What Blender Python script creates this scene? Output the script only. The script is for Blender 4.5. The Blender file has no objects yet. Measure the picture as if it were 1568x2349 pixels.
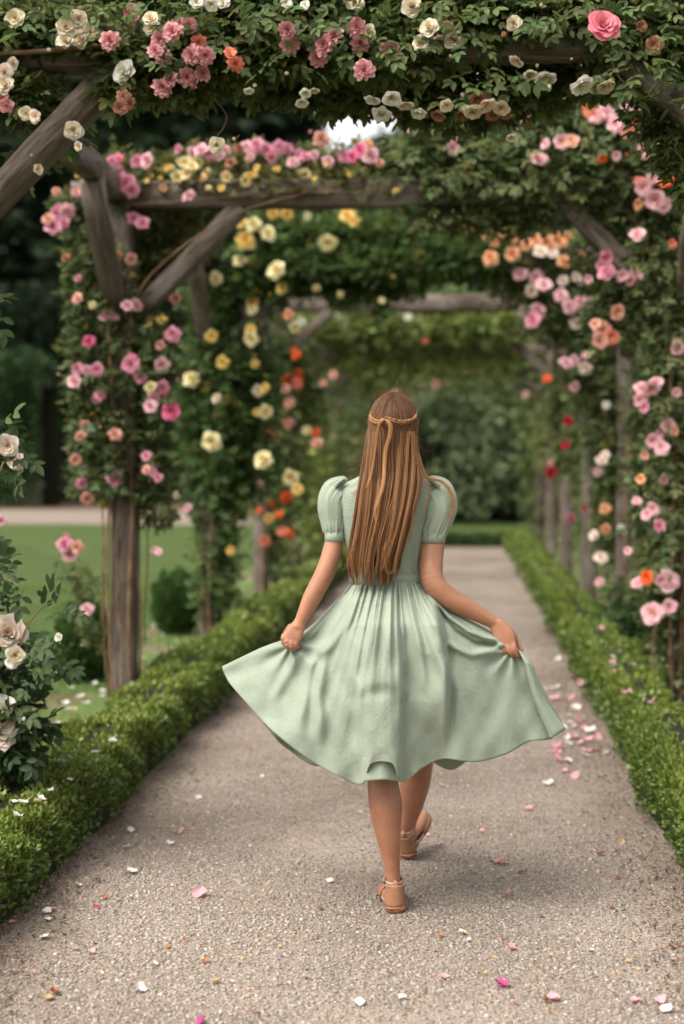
import bpy, math, random
import numpy as np
from mathutils import Vector, Matrix

R = math.radians
rng = np.random.default_rng(7)
random.seed(7)
SC = bpy.context.scene
COL = SC.collection

# ------------------------------------------------------------------ camera
F_PX = 3262.0                 # focal length in the pixels of a 1568 x 2349 frame (50 mm on 36 mm)
PITCH = math.atan(119.5 / F_PX)
YAW = math.atan(266.0 / F_PX * math.cos(PITCH))
CAM_H = 1.45
cam_d = bpy.data.cameras.new("camera")
cam = bpy.data.objects.new("camera", cam_d)
COL.objects.link(cam)
cam_d.sensor_fit = 'VERTICAL'
cam_d.sensor_height = 36.0
cam_d.lens = 50.0
cam_d.clip_end = 800
cam.location = (0, 0, CAM_H)
cam.rotation_euler = (R(90) - PITCH, 0, YAW)
cam_d.dof.use_dof = True
cam_d.dof.focus_distance = 4.42
cam_d.dof.aperture_fstop = 1.6
SC.camera = cam

# ------------------------------------------------------------------ overcast daylight
SUN_EL, SUN_AZ = R(56), R(232)      # azimuth measured from +Y, clockwise
w = bpy.data.worlds.new("World")
SC.world = w
w.use_nodes = True
nt = w.node_tree
sky = nt.nodes.new("ShaderNodeTexSky")
sky.sky_type = 'NISHITA'
sky.sun_disc = False
sky.sun_elevation = SUN_EL
sky.sun_rotation = SUN_AZ
sky.air_density = 1.0
sky.dust_density = 4.0
hs = nt.nodes.new("ShaderNodeHueSaturation")      # cloud cover: the blue is greyed out
hs.inputs["Saturation"].default_value = 0.10
nt.links.new(sky.outputs[0], hs.inputs["Color"])
bg = nt.nodes["Background"]
bg.inputs[1].default_value = 0.11
nt.links.new(hs.outputs[0], bg.inputs[0])
sun_d = bpy.data.lights.new("sun", 'SUN')
sun_d.energy = 1.5
sun_d.angle = R(48)
sun_d.color = (1.0, 0.94, 0.86)
sun = bpy.data.objects.new("sun", sun_d)
COL.objects.link(sun)
sdir = Vector((math.sin(SUN_AZ) * math.cos(SUN_EL), math.cos(SUN_AZ) * math.cos(SUN_EL), math.sin(SUN_EL)))
sun.rotation_euler = sdir.to_track_quat('Z', 'Y').to_euler()
vs = SC.view_settings
vs.view_transform = 'Standard'
vs.look = 'None'
vs.gamma = 1.0
vs.exposure = 1.62
vs.use_curve_mapping = False
SC.cycles.use_denoising = True
SC.cycles.use_adaptive_sampling = True
SC.cycles.adaptive_threshold = 0.02
SC.cycles.max_bounces = 8
SC.cycles.transparent_max_bounces = 8

# ------------------------------------------------------------------ pixel -> place
_r = np.array([math.cos(YAW), math.sin(YAW), 0.0])
_f = np.array([-math.sin(YAW) * math.cos(PITCH), math.cos(YAW) * math.cos(PITCH), -math.sin(PITCH)])
_u = np.array([-math.sin(YAW) * math.sin(PITCH), math.cos(YAW) * math.sin(PITCH), math.cos(PITCH)])
_c = np.array([0, 0, CAM_H])


def ray(px, py):
    px = np.asarray(px, float)[..., None]
    py = np.asarray(py, float)[..., None]
    return _f + (px - 784.0) / F_PX * _r + (1174.5 - py) / F_PX * _u


def at(px, py, Y):
    d = ray(px, py)
    k = np.asarray(Y, float) / d[..., 1]
    return _c + d * k[..., None]


def on_ground(px, py, z=0.0):
    d = ray(px, py)
    k = (z - CAM_H) / d[..., 2]
    return _c + d * k[..., None]


def m_per_px(Y):
    return Y / F_PX


# ------------------------------------------------------------------ materials
def mat(name):
    m = bpy.data.materials.new(name)
    m.use_nodes = True
    m.node_tree.nodes.clear()
    return m, m.node_tree.nodes, m.node_tree.links


def nd(n, t, **kw):
    x = n.new(t)
    for k, v in kw.items():
        if k in x.inputs:
            x.inputs[k].default_value = v
        else:
            setattr(x, k, v)
    return x


def ramp(n, stops):
    r = n.new("ShaderNodeValToRGB")
    e = r.color_ramp.elements
    e[0].position, e[0].color = stops[0][0], (*stops[0][1], 1)
    e[1].position, e[1].color = stops[-1][0], (*stops[-1][1], 1)
    for p, c in stops[1:-1]:
        x = e.new(p)
        x.color = (*c, 1)
    return r


def attr_mat(name, rough=0.5, trans=0.25, spec=0.35, tint=(1, 1, 1), noise=0.0, nscale=60, sheen=0.0):
    """colour from the mesh's own Col attribute, some light passing through"""
    m, n, l = mat(name)
    out = nd(n, "ShaderNodeOutputMaterial")
    a = nd(n, "ShaderNodeAttribute", attribute_name="Col")
    src = a.outputs["Color"]
    if noise:
        tc = nd(n, "ShaderNodeTexCoord")
        nz = nd(n, "ShaderNodeTexNoise", Scale=nscale, Detail=3.0)
        l.new(tc.outputs["Object"], nz.inputs["Vector"])
        rp = ramp(n, [(0.3, (1 - noise,) * 3), (0.7, (1 + noise,) * 3)])
        l.new(nz.outputs["Fac"], rp.inputs[0])
        mx = nd(n, "ShaderNodeMix", data_type='RGBA', blend_type='MULTIPLY')
        mx.inputs[0].default_value = 1.0
        l.new(src, mx.inputs[6])
        l.new(rp.outputs[0], mx.inputs[7])
        src = mx.outputs[2]
    b = nd(n, "ShaderNodeBsdfPrincipled", Roughness=rough)
    b.inputs["Specular IOR Level"].default_value = spec
    if sheen:
        b.inputs["Sheen Weight"].default_value = sheen
    l.new(src, b.inputs["Base Color"])
    if trans:
        t = nd(n, "ShaderNodeBsdfTranslucent")
        l.new(src, t.inputs["Color"])
        mix = nd(n, "ShaderNodeMixShader")
        mix.inputs[0].default_value = trans
        l.new(b.outputs[0], mix.inputs[1])
        l.new(t.outputs[0], mix.inputs[2])
        l.new(mix.outputs[0], out.inputs["Surface"])
    else:
        l.new(b.outputs[0], out.inputs["Surface"])
    return m


M = {}
M['leaf'] = attr_mat("rose_leaf", 0.5, 0.45, 0.22)
M['box_leaf'] = attr_mat("box_leaf", 0.45, 0.25, 0.4)
M['needle'] = attr_mat("conifer_needle", 0.6, 0.12, 0.2)
M['petal'] = attr_mat("rose_petal", 0.6, 0.32, 0.15)
M['stone'] = attr_mat("gravel_stone", 0.85, 0.0, 0.2, noise=0.25, nscale=90)
M['grass'] = attr_mat("grass_blade", 0.5, 0.3, 0.3)
M['hair'] = attr_mat("hair", 0.5, 0.12, 0.18)


def noise_mat(name, stops, scale=8.0, detail=6.0, rough=0.85, bump=0.3, bscale=60.0, spec=0.2, coord="Object", dist=0.01, stretch=(1, 1, 1)):
    m, n, l = mat(name)
    out = nd(n, "ShaderNodeOutputMaterial")
    tc = nd(n, "ShaderNodeTexCoord")
    mp = nd(n, "ShaderNodeMapping")
    mp.inputs["Scale"].default_value = stretch
    l.new(tc.outputs[coord], mp.inputs[0])
    nz = nd(n, "ShaderNodeTexNoise", Scale=scale, Detail=detail, Roughness=0.6)
    l.new(mp.outputs[0], nz.inputs["Vector"])
    rp = ramp(n, stops)
    l.new(nz.outputs["Fac"], rp.inputs[0])
    b = nd(n, "ShaderNodeBsdfPrincipled", Roughness=rough)
    b.inputs["Specular IOR Level"].default_value = spec
    l.new(rp.outputs[0], b.inputs["Base Color"])
    n2 = nd(n, "ShaderNodeTexNoise", Scale=bscale, Detail=5.0)
    l.new(mp.outputs[0], n2.inputs["Vector"])
    bp = nd(n, "ShaderNodeBump", Strength=bump, Distance=dist)
    l.new(n2.outputs["Fac"], bp.inputs["Height"])
    l.new(bp.outputs[0], b.inputs["Normal"])
    l.new(b.outputs[0], out.inputs["Surface"])
    return m


def make_wood():
    m, n, l = mat("weathered_oak")
    out = nd(n, "ShaderNodeOutputMaterial")
    tc = nd(n, "ShaderNodeTexCoord")
    mp = nd(n, "ShaderNodeMapping")
    mp.inputs["Scale"].default_value = (9.0, 0.7, 1.0)
    l.new(tc.outputs["UV"], mp.inputs[0])
    g = nd(n, "ShaderNodeTexNoise", Scale=7.0, Detail=8.0, Roughness=0.65, Distortion=0.6)
    l.new(mp.outputs[0], g.inputs["Vector"])
    rp = ramp(n, [(0.28, (0.035, 0.026, 0.020)), (0.45, (0.115, 0.092, 0.075)), (0.6, (0.20, 0.172, 0.148)), (0.78, (0.30, 0.268, 0.24))])
    l.new(g.outputs["Fac"], rp.inputs[0])
    big = nd(n, "ShaderNodeTexNoise", Scale=2.2, Detail=3.0)
    l.new(tc.outputs["UV"], big.inputs["Vector"])
    rb = ramp(n, [(0.35, (0.62, 0.55, 0.48)), (0.7, (1.1, 1.08, 1.08))])
    l.new(big.outputs["Fac"], rb.inputs[0])
    mx = nd(n, "ShaderNodeMix", data_type='RGBA', blend_type='MULTIPLY')
    mx.inputs[0].default_value = 1
    l.new(rp.outputs[0], mx.inputs[6])
    l.new(rb.outputs[0], mx.inputs[7])
    b = nd(n, "ShaderNodeBsdfPrincipled", Roughness=0.85)
    b.inputs["Specular IOR Level"].default_value = 0.2
    l.new(mx.outputs[2], b.inputs["Base Color"])
    bp = nd(n, "ShaderNodeBump", Strength=0.7, Distance=0.008)
    l.new(g.outputs["Fac"], bp.inputs["Height"])
    l.new(bp.outputs[0], b.inputs["Normal"])
    l.new(b.outputs[0], out.inputs["Surface"])
    return m


M['wood'] = make_wood()
M['bark'] = noise_mat("bark", [(0.3, (0.03, 0.022, 0.016)), (0.7, (0.11, 0.085, 0.065))], 14, 6, 0.9, 0.6, 40, stretch=(1, 1, 0.25))
M['cane'] = noise_mat("rose_cane", [(0.3, (0.09, 0.045, 0.025)), (0.7, (0.24, 0.15, 0.08))], 12, 4, 0.7, 0.2, 60)
M['green_cane'] = noise_mat("green_cane", [(0.3, (0.05, 0.08, 0.025)), (0.7, (0.10, 0.13, 0.04))], 12, 4, 0.5, 0.1, 60)
M['twig'] = noise_mat("hedge_twigs", [(0.3, (0.012, 0.016, 0.007)), (0.7, (0.03, 0.035, 0.015))], 30, 4, 0.9, 0.5, 80)


def make_gravel():
    m, n, l = mat("gravel")
    out = nd(n, "ShaderNodeOutputMaterial")
    tc = nd(n, "ShaderNodeTexCoord")
    v = nd(n, "ShaderNodeTexVoronoi", Scale=95.0)
    l.new(tc.outputs["Object"], v.inputs["Vector"])
    sp = nd(n, "ShaderNodeSeparateColor")
    l.new(v.outputs["Color"], sp.inputs[0])
    rp = ramp(n, [(0.0, (0.155, 0.125, 0.102)), (0.35, (0.225, 0.189, 0.160)), (0.7, (0.272, 0.232, 0.198)), (0.95, (0.27, 0.20, 0.145)), (1.0, (0.35, 0.31, 0.27))])
    l.new(sp.outputs[0], rp.inputs[0])
    big = nd(n, "ShaderNodeTexNoise", Scale=1.3, Detail=6.0, Roughness=0.65)
    l.new(tc.outputs["Object"], big.inputs["Vector"])
    rb = ramp(n, [(0.3, (0.66, 0.61, 0.56)), (0.7, (1.12, 1.11, 1.09))])
    l.new(big.outputs["Fac"], rb.inputs[0])
    mx = nd(n, "ShaderNodeMix", data_type='RGBA', blend_type='MULTIPLY')
    mx.inputs[0].default_value = 1
    l.new(rp.outputs[0], mx.inputs[6])
    l.new(rb.outputs[0], mx.inputs[7])
    b = nd(n, "ShaderNodeBsdfPrincipled", Roughness=0.9)
    b.inputs["Specular IOR Level"].default_value = 0.15
    l.new(mx.outputs[2], b.inputs["Base Color"])
    bp = nd(n, "ShaderNodeBump", Strength=0.9, Distance=0.006, invert=True)
    l.new(v.outputs["Distance"], bp.inputs["Height"])
    l.new(bp.outputs[0], b.inputs["Normal"])
    l.new(b.outputs[0], out.inputs["Surface"])
    return m


M['gravel'] = make_gravel()
M['lawn'] = noise_mat("lawn", [(0.3, (0.034, 0.055, 0.011)), (0.55, (0.052, 0.078, 0.016)), (0.75, (0.074, 0.098, 0.023))], 1.2, 8, 0.9, 0.6, 160, dist=0.02)
M['bed'] = noise_mat("bed_soil_and_grass", [(0.36, (0.13, 0.092, 0.062)), (0.44, (0.17, 0.125, 0.085)), (0.52, (0.085, 0.125, 0.032)), (0.75, (0.10, 0.16, 0.04))], 2.2, 8, 0.95, 0.7, 90, dist=0.02)
M['far_gravel'] = noise_mat("far_gravel", [(0.3, (0.15, 0.118, 0.092)), (0.7, (0.23, 0.185, 0.150))], 3, 8, 0.95, 0.4, 90)
M['mulch'] = noise_mat("brown_mulch", [(0.3, (0.07, 0.042, 0.028)), (0.7, (0.16, 0.10, 0.07))], 4, 8, 0.95, 0.4, 90)


def skin_mat():
    m, n, l = mat("skin")
    out = nd(n, "ShaderNodeOutputMaterial")
    tc = nd(n, "ShaderNodeTexCoord")
    nz = nd(n, "ShaderNodeTexNoise", Scale=13.0, Detail=7.0, Roughness=0.62)
    l.new(tc.outputs["Object"], nz.inputs["Vector"])
    rp = ramp(n, [(0.25, (0.265, 0.108, 0.060)), (0.5, (0.325, 0.146, 0.082)), (0.75, (0.375, 0.180, 0.102))])
    l.new(nz.outputs["Fac"], rp.inputs[0])
    b = nd(n, "ShaderNodeBsdfPrincipled", Roughness=0.48)
    b.inputs["Specular IOR Level"].default_value = 0.35
    b.inputs["Subsurface Weight"].default_value = 0.12
    b.inputs["Subsurface Radius"].default_value = (0.012, 0.005, 0.003)
    b.inputs["Subsurface Scale"].default_value = 1.0
    l.new(rp.outputs[0], b.inputs["Base Color"])
    n2 = nd(n, "ShaderNodeTexNoise", Scale=420.0, Detail=2.0)
    l.new(tc.outputs["Object"], n2.inputs["Vector"])
    bp = nd(n, "ShaderNodeBump", Strength=0.12, Distance=0.001)
    l.new(n2.outputs["Fac"], bp.inputs["Height"])
    l.new(bp.outputs[0], b.inputs["Normal"])
    l.new(b.outputs[0], out.inputs["Surface"])
    return m


def linen_mat():
    m, n, l = mat("sage_linen")
    out = nd(n, "ShaderNodeOutputMaterial")
    tc = nd(n, "ShaderNodeTexCoord")
    nz = nd(n, "ShaderNodeTexNoise", Scale=14.0, Detail=6.0, Roughness=0.6)
    l.new(tc.outputs["Object"], nz.inputs["Vector"])
    mp = nd(n, "ShaderNodeMapping")
    mp.inputs["Scale"].default_value = (60, 60, 700)
    l.new(tc.outputs["Object"], mp.inputs[0])
    slub = nd(n, "ShaderNodeTexNoise", Scale=1.0, Detail=3.0)
    l.new(mp.outputs[0], slub.inputs["Vector"])
    mp2 = nd(n, "ShaderNodeMapping")
    mp2.inputs["Scale"].default_value = (700, 300, 60)
    l.new(tc.outputs["Object"], mp2.inputs[0])
    slub2 = nd(n, "ShaderNodeTexNoise", Scale=1.0, Detail=3.0)
    l.new(mp2.outputs[0], slub2.inputs["Vector"])
    add = nd(n, "ShaderNodeMath", operation='ADD')
    l.new(slub.outputs["Fac"], add.inputs[0])
    l.new(slub2.outputs["Fac"], add.inputs[1])
    half = nd(n, "ShaderNodeMath", operation='MULTIPLY')
    half.inputs[1].default_value = 0.5
    l.new(add.outputs[0], half.inputs[0])
    rp = ramp(n, [(0.3, (0.228, 0.266, 0.198)), (0.5, (0.275, 0.313, 0.237)), (0.7, (0.310, 0.346, 0.268))])
    l.new(half.outputs[0], rp.inputs[0])
    b = nd(n, "ShaderNodeBsdfPrincipled", Roughness=0.85)
    b.inputs["Specular IOR Level"].default_value = 0.15
    b.inputs["Sheen Weight"].default_value = 0.15
    l.new(rp.outputs[0], b.inputs["Base Color"])
    bp = nd(n, "ShaderNodeBump", Strength=0.35, Distance=0.0012)
    l.new(half.outputs[0], bp.inputs["Height"])
    wr = nd(n, "ShaderNodeTexNoise", Scale=17.0, Detail=7.0, Roughness=0.62, Distortion=3.0)
    l.new(tc.outputs["Object"], wr.inputs["Vector"])
    bp2 = nd(n, "ShaderNodeBump", Strength=0.26, Distance=0.010)
    l.new(wr.outputs["Fac"], bp2.inputs["Height"])
    l.new(bp.outputs[0], bp2.inputs["Normal"])
    l.new(bp2.outputs[0], b.inputs["Normal"])
    t = nd(n, "ShaderNodeBsdfTranslucent")
    l.new(rp.outputs[0], t.inputs["Color"])
    mix = nd(n, "ShaderNodeMixShader")
    mix.inputs[0].default_value = 0.12
    l.new(b.outputs[0], mix.inputs[1])
    l.new(t.outputs[0], mix.inputs[2])
    l.new(mix.outputs[0], out.inputs["Surface"])
    return m


M['skin'] = skin_mat()
M['linen'] = linen_mat()
M['leather'] = noise_mat("tan_leather", [(0.3, (0.22, 0.100, 0.052)), (0.7, (0.30, 0.148, 0.082))], 40, 5, 0.5, 0.25, 300, spec=0.4, dist=0.001)
M['leather_pale'] = noise_mat("pale_leather", [(0.3, (0.36, 0.21, 0.145)), (0.7, (0.44, 0.27, 0.19))], 40, 5, 0.5, 0.2, 300, spec=0.4, dist=0.001)
M['sole'] = noise_mat("sole", [(0.3, (0.24, 0.10, 0.05)), (0.7, (0.34, 0.16, 0.085))], 40, 5, 0.6, 0.2, 300, dist=0.001)
M['black'] = noise_mat("black_elastic", [(0.3, (0.01, 0.01, 0.01)), (0.7, (0.03, 0.03, 0.03))], 40, 3, 0.5, 0.1, 100)
M['metal'] = noise_mat("dull_metal", [(0.3, (0.12, 0.11, 0.10)), (0.7, (0.2, 0.19, 0.18))], 40, 3, 0.35, 0.1, 100, spec=0.8)
M['tag'] = noise_mat("label_plate", [(0.3, (0.55, 0.56, 0.56)), (0.7, (0.68, 0.68, 0.68))], 40, 3, 0.4, 0.1, 100)
M['eye'] = noise_mat("eye", [(0.3, (0.7, 0.68, 0.65)), (0.7, (0.78, 0.76, 0.74))], 5, 2, 0.2, 0.0, 10)


# ------------------------------------------------------------------ mesh helpers
def mesh_np(name, V, Fq, mtl, col=None, smooth=False, uv=None):
    """V (n,3), Fq (m,3|4) numpy -> mesh; col (n,3) point colours"""
    V = np.ascontiguousarray(V, dtype=np.float32)
    Fq = np.ascontiguousarray(Fq, dtype=np.int32)
    me = bpy.data.meshes.new(name)
    k = Fq.shape[1]
    me.vertices.add(len(V))
    me.vertices.foreach_set("co", V.ravel())
    me.loops.add(Fq.size)
    me.loops.foreach_set("vertex_index", Fq.ravel())
    me.polygons.add(len(Fq))
    me.polygons.foreach_set("loop_start", np.arange(0, Fq.size, k, dtype=np.int32))
    me.polygons.foreach_set("loop_total", np.full(len(Fq), k, dtype=np.int32))
    if smooth:
        me.polygons.foreach_set("use_smooth", np.ones(len(Fq), dtype=bool))
    me.update(calc_edges=True)
    me.validate()
    if col is not None:
        a = me.color_attributes.new("Col", 'FLOAT_COLOR', 'POINT')
        c4 = np.ones((len(V), 4), dtype=np.float32)
        c4[:, :3] = col
        a.data.foreach_set("color", c4.ravel())
    if uv is not None:
        u = me.uv_layers.new(name="UVMap")
        u.data.foreach_set("uv", np.asarray(uv, dtype=np.float32)[Fq.ravel()].ravel())
    me.materials.append(mtl)
    return me


def obj(name, me, parent=None, kind=None, label=None, cat=None, group=None):
    o = bpy.data.objects.new(name, me)
    COL.objects.link(o)
    if parent is not None:
        o.parent = parent
    return tag(o, kind, label, cat, group)


def tag(o, kind=None, label=None, cat=None, group=None):
    if kind:
        o['kind'] = kind
    if label:
        o['label'] = label
    if cat:
        o['category'] = cat
    if group:
        o['group'] = group
    return o


def empty(name, loc, label, cat, group=None):
    o = bpy.data.objects.new(name, None)
    o.location = loc
    COL.objects.link(o)
    o.empty_display_size = 0.1
    return tag(o, None, label, cat, group)


def part(name, me, parent, **kw):
    """mesh given in world coordinates, hung under a parent that only has a location"""
    o = obj(name, me, parent, **kw)
    p = parent
    off = Vector((0, 0, 0))
    while p is not None:
        off += p.location
        p = p.parent
    o.location = -off
    return o


def norm(a):
    return a / np.maximum(np.linalg.norm(a, axis=-1, keepdims=True), 1e-9)


def frames(ydir, zdir):
    """rotation matrices (n,3,3), columns x,y,z; y kept, z made perpendicular"""
    y = norm(ydir)
    z = zdir - (zdir * y).sum(-1, keepdims=True) * y
    z = norm(z)
    x = np.cross(y, z)
    return np.stack([x, y, z], axis=-1)


def scatter(templ_v, templ_f, pos, rot, scale, col=None, tcol=None):
    """many copies of a small template joined -> V, F, colours"""
    n, k = len(pos), len(templ_v)
    sc = np.asarray(scale, float)
    if sc.ndim == 1:
        sc = sc[:, None]
    tv = templ_v[None] * (sc[:, None, :] if sc.shape[1] == 3 else sc[:, :, None])
    V = np.einsum('nij,nkj->nki', rot, tv) + pos[:, None, :]
    Fc = templ_f[None] + (np.arange(n) * k)[:, None, None]
    C = None
    if col is not None:
        C = np.repeat(col[:, None, :], k, axis=1)
        if tcol is not None:
            C = C * tcol[None, :, None]
        C = C.reshape(-1, 3)
    return V.reshape(-1, 3), Fc.reshape(-1, templ_f.shape[1]), C


def catmull(P, n):
    """smooth curve through rows of P, n samples"""
    P = np.asarray(P, float)
    m = len(P)
    Q = np.vstack([2 * P[0] - P[1], P, 2 * P[-1] - P[-2]])
    t = np.linspace(0, m - 1, n)
    i = np.minimum(t.astype(int), m - 2)
    f = (t - i)[:, None]
    a, b, c, d = Q[i], Q[i + 1], Q[i + 2], Q[i + 3]
    return 0.5 * (2 * b + (c - a) * f + (2 * a - 5 * b + 4 * c - d) * f ** 2 + (3 * b - a - 3 * c + d) * f ** 3)


def tube(P, rad, sides=8, n=None, cap=True, flat=None):
    """tube along P with radius per control point -> V, quads ; flat=(axis, factor) squashes"""
    P = np.asarray(P, float)
    rad = np.broadcast_to(np.asarray(rad, float), (len(P),))
    if n:
        PR = catmull(np.column_stack([P, rad]), n)
        P, rad = PR[:, :3], np.maximum(PR[:, 3], 1e-4)
    T = norm(np.gradient(P, axis=0))
    ref = np.array([0, 0, 1.0]) if abs(T[:, 2]).mean() < 0.8 else np.array([0, 1.0, 0])
    X = norm(np.cross(T, ref))
    Yv = np.cross(X, T)
    a = np.linspace(0, 2 * np.pi, sides, endpoint=False)
    ring = np.cos(a)[None, :, None] * X[:, None] + np.sin(a)[None, :, None] * Yv[:, None]
    if flat is not None:
        ax = np.asarray(flat[0], float)
        ring = ring - (ring @ ax)[..., None] * ax * (1 - flat[1])
    V = P[:, None] + ring * rad[:, None, None]
    m = len(P)
    V = V.reshape(-1, 3)
    i = np.arange(m - 1)[:, None] * sides
    j = np.arange(sides)[None]
    jn = (j + 1) % sides
    Fq = np.stack([i + j, i + jn, i + sides + jn, i + sides + j], -1).reshape(-1, 4)
    if cap:
        V = np.vstack([V, P[0] - T[0] * rad[0] * 0.6, P[-1] + T[-1] * rad[-1] * 0.6])
        c0, c1 = len(V) - 2, len(V) - 1
        jj = np.arange(sides)
        e0 = np.stack([jj, np.full(sides, c0), np.full(sides, c0), (jj + 1) % sides], -1)
        base = (m - 1) * sides
        f0 = np.stack([(jj + 1) % sides, jj, np.full(sides, c0)], -1)
        f1 = np.stack([base + jj, base + (jj + 1) % sides, np.full(sides, c1)], -1)
        return V, Fq, np.vstack([f0, f1])
    return V, Fq, np.zeros((0, 3), int)


class MB:
    """collects pieces of one part, then makes one mesh of triangles"""
    def __init__(s):
        s.v, s.f, s.c, s.n = [], [], [], 0

    def add(s, V, F, col=None):
        F = np.asarray(F)
        if F.size == 0:
            return
        if F.shape[1] == 4:
            F = np.vstack([F[:, [0, 1, 2]], F[:, [0, 2, 3]]])
        s.f.append(F)
        return s

    def put(s, V, Fs, col=None):
        V = np.asarray(V, float)
        for F in Fs:
            F = np.asarray(F)
            if F.size:
                if F.shape[1] == 4:
                    F = np.vstack([F[:, [0, 1, 2]], F[:, [0, 2, 3]]])
                s.f.append(F + s.n)
        s.v.append(V)
        if col is not None:
            col = np.asarray(col, float)
            s.c.append(np.broadcast_to(col, (len(V), 3)))
        s.n += len(V)
        return s

    def tube(s, P, rad, sides=8, n=None, col=None, **kw):
        V, Q, T = tube(P, rad, sides, n, **kw)
        return s.put(V, [Q, T], col)

    def mesh(s, name, mtl, smooth=True):
        return mesh_np(name, np.vstack(s.v), np.vstack(s.f), mtl, np.vstack(s.c) if s.c else None, smooth)


def box_vf(c, h, bev=0.0):
    """box centre c, half sizes h, chamfered if bev"""
    c, h = np.asarray(c, float), np.asarray(h, float)
    s = np.array([[x, y, z] for z in (-1, 1) for y in (-1, 1) for x in (-1, 1)], float)
    F = np.array([[0, 2, 3, 1], [4, 5, 7, 6], [0, 1, 5, 4], [2, 6, 7, 3], [0, 4, 6, 2], [1, 3, 7, 5]])
    return c + s * h, F


# ------------------------------------------------------------------ leaf templates
LEAFLET_V = np.array([[0, 0, 0], [0.20, 0.22, 0.05], [0.27, 0.5, 0.07], [0.17, 0.8, 0.03], [0, 1.0, -0.08],
                      [-0.17, 0.8, 0.03], [-0.27, 0.5, 0.07], [-0.20, 0.22, 0.05], [0, 0.5, -0.02]], float)
LEAFLET_F = np.array([[0, 1, 8], [1, 2, 8], [2, 3, 8], [3, 4, 8], [4, 5, 8], [5, 6, 8], [6, 7, 8], [7, 0, 8]])
LEAF4_V = np.array([[0, 0, 0], [0.28, 0.45, 0.07], [0, 1.0, -0.06], [-0.28, 0.45, 0.07], [0, 0.45, -0.02]], float)
LEAF4_F = np.array([[0, 1, 4], [1, 2, 4], [2, 3, 4], [3, 0, 4]])


def compound(leaf_v, leaf_f, droop=0.0, seed=0, lite=False):
    r = np.random.default_rng(seed)
    V, Fc, n = [], [], 0
    specs = [(0.58, 0, 0.44), (0.54, 58, 0.38), (0.54, -58, 0.38), (0.26, 66, 0.33), (0.26, -66, 0.33)]
    for y0, ang, ln in specs:
        a = R(ang + r.normal(0, 7))
        ln *= r.uniform(0.88, 1.1)
        c, s_ = math.cos(a), math.sin(a)
        v = leaf_v * ln
        tilt = r.normal(-0.12, 0.16)
        v = np.column_stack([v[:, 0], v[:, 1], v[:, 2] + v[:, 1] * tilt])
        v = np.column_stack([v[:, 0] * c + v[:, 1] * s_, -v[:, 0] * s_ + v[:, 1] * c, v[:, 2]])
        v = v + np.array([0, y0, -droop * y0 ** 2])
        V.append(v)
        Fc.append(leaf_f + n)
        n += len(v)
    if not lite:
        st = np.array([[0.008, 0, 0], [-0.008, 0, 0], [0, 0.6, 0.005 - droop * .3]])
        V.append(st)
        Fc.append(np.array([[n, n + 1, n + 2]]))
    return np.vstack(V), np.vstack(Fc)


ROSE_HI = [compound(LEAFLET_V, LEAFLET_F, 0.18, s) for s in range(3)]
ROSE_LO = [compound(LEAF4_V, LEAF4_F, 0.18, s + 10, True) for s in range(3)]


def rand_dirs(n):
    return norm(rng.normal(size=(n, 3)))


def green(n, base, var=0.25, warm=0.12, yellow=0.03):
    """n leaf colours around a base green; a few yellowing or bronze ones"""
    b = np.asarray(base, float)[None]
    c = b * np.exp(rng.normal(0, var, (n, 1)))
    c[:, 0] *= np.exp(rng.normal(0, warm, n))
    y = rng.random(n) < yellow
    c[y] = np.array([0.22, 0.17, 0.03]) * rng.uniform(0.6, 1.1, (y.sum(), 1))
    return np.clip(c, 0.004, 0.5)


def foliage_mesh(name, caps, base, size, lo=True, yellow=0.03, var=0.28):
    """rose leaves filling capsules: (A, B, radius, count, squash_y)"""
    Vs, Fs, Cs, off = [], [], [], 0
    T = ROSE_LO if lo else ROSE_HI
    for A, B, r, n in caps:
        A, B = np.asarray(A, float), np.asarray(B, float)
        for tv, tf in T:
            k = max(1, n // 3)
            t = rng.random(k)[:, None]
            d = rand_dirs(k)
            # clumpy: a few sub-centres along the capsule
            q = rng.random((k, 1)) ** 0.5
            clump = np.sin(t * 37.0 + d[:, :1] * 2) * 0.18
            pos = A + (B - A) * t + d * r * q * (1 + clump)
            out = norm(d + np.array([0, 0, 0.15]))
            yd = norm(out + rng.normal(0, 0.55, (k, 3)) + np.array([0, 0, -0.35]))
            zd = norm(np.array([0, 0, 0.9]) + out * 0.6 + rng.normal(0, 0.45, (k, 3)))
            rot = frames(yd, zd)
            sc = size * rng.uniform(0.65, 1.25, k)
            V, Fc, C = scatter(tv, tf, pos, rot, sc, green(k, base, var, yellow=yellow))
            Vs.append(V)
            Fs.append(Fc + off)
            Cs.append(C)
            off += len(V)
    return mesh_np(name, np.vstack(Vs), np.vstack(Fs), M['leaf'], np.vstack(Cs))


# ------------------------------------------------------------------ ground
def strip(name, x0, x1, y0, y1, z, m, nx=2, ny=2, wob=0.0, label=None, cat=None):
    xs, ys = np.linspace(0, 1, nx), np.linspace(y0, y1, ny)
    V = []
    for yy in ys:
        e0 = x0 + wob * math.sin(yy * 1.7) + wob * 0.6 * math.sin(yy * 4.1 + 1)
        e1 = x1 + wob * math.sin(yy * 1.3 + 2) + wob * 0.6 * math.sin(yy * 3.7)
        for t in xs:
            V.append((e0 + (e1 - e0) * t, yy, z))
    Fq = [(j * nx + i, j * nx + i + 1, (j + 1) * nx + i + 1, (j + 1) * nx + i) for j in range(ny - 1) for i in range(nx - 1)]
    o = obj(name, mesh_np(name, np.array(V), np.array(Fq), m), kind='structure')
    if label:
        o['label'] = label
        o['category'] = cat
    return o


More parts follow.
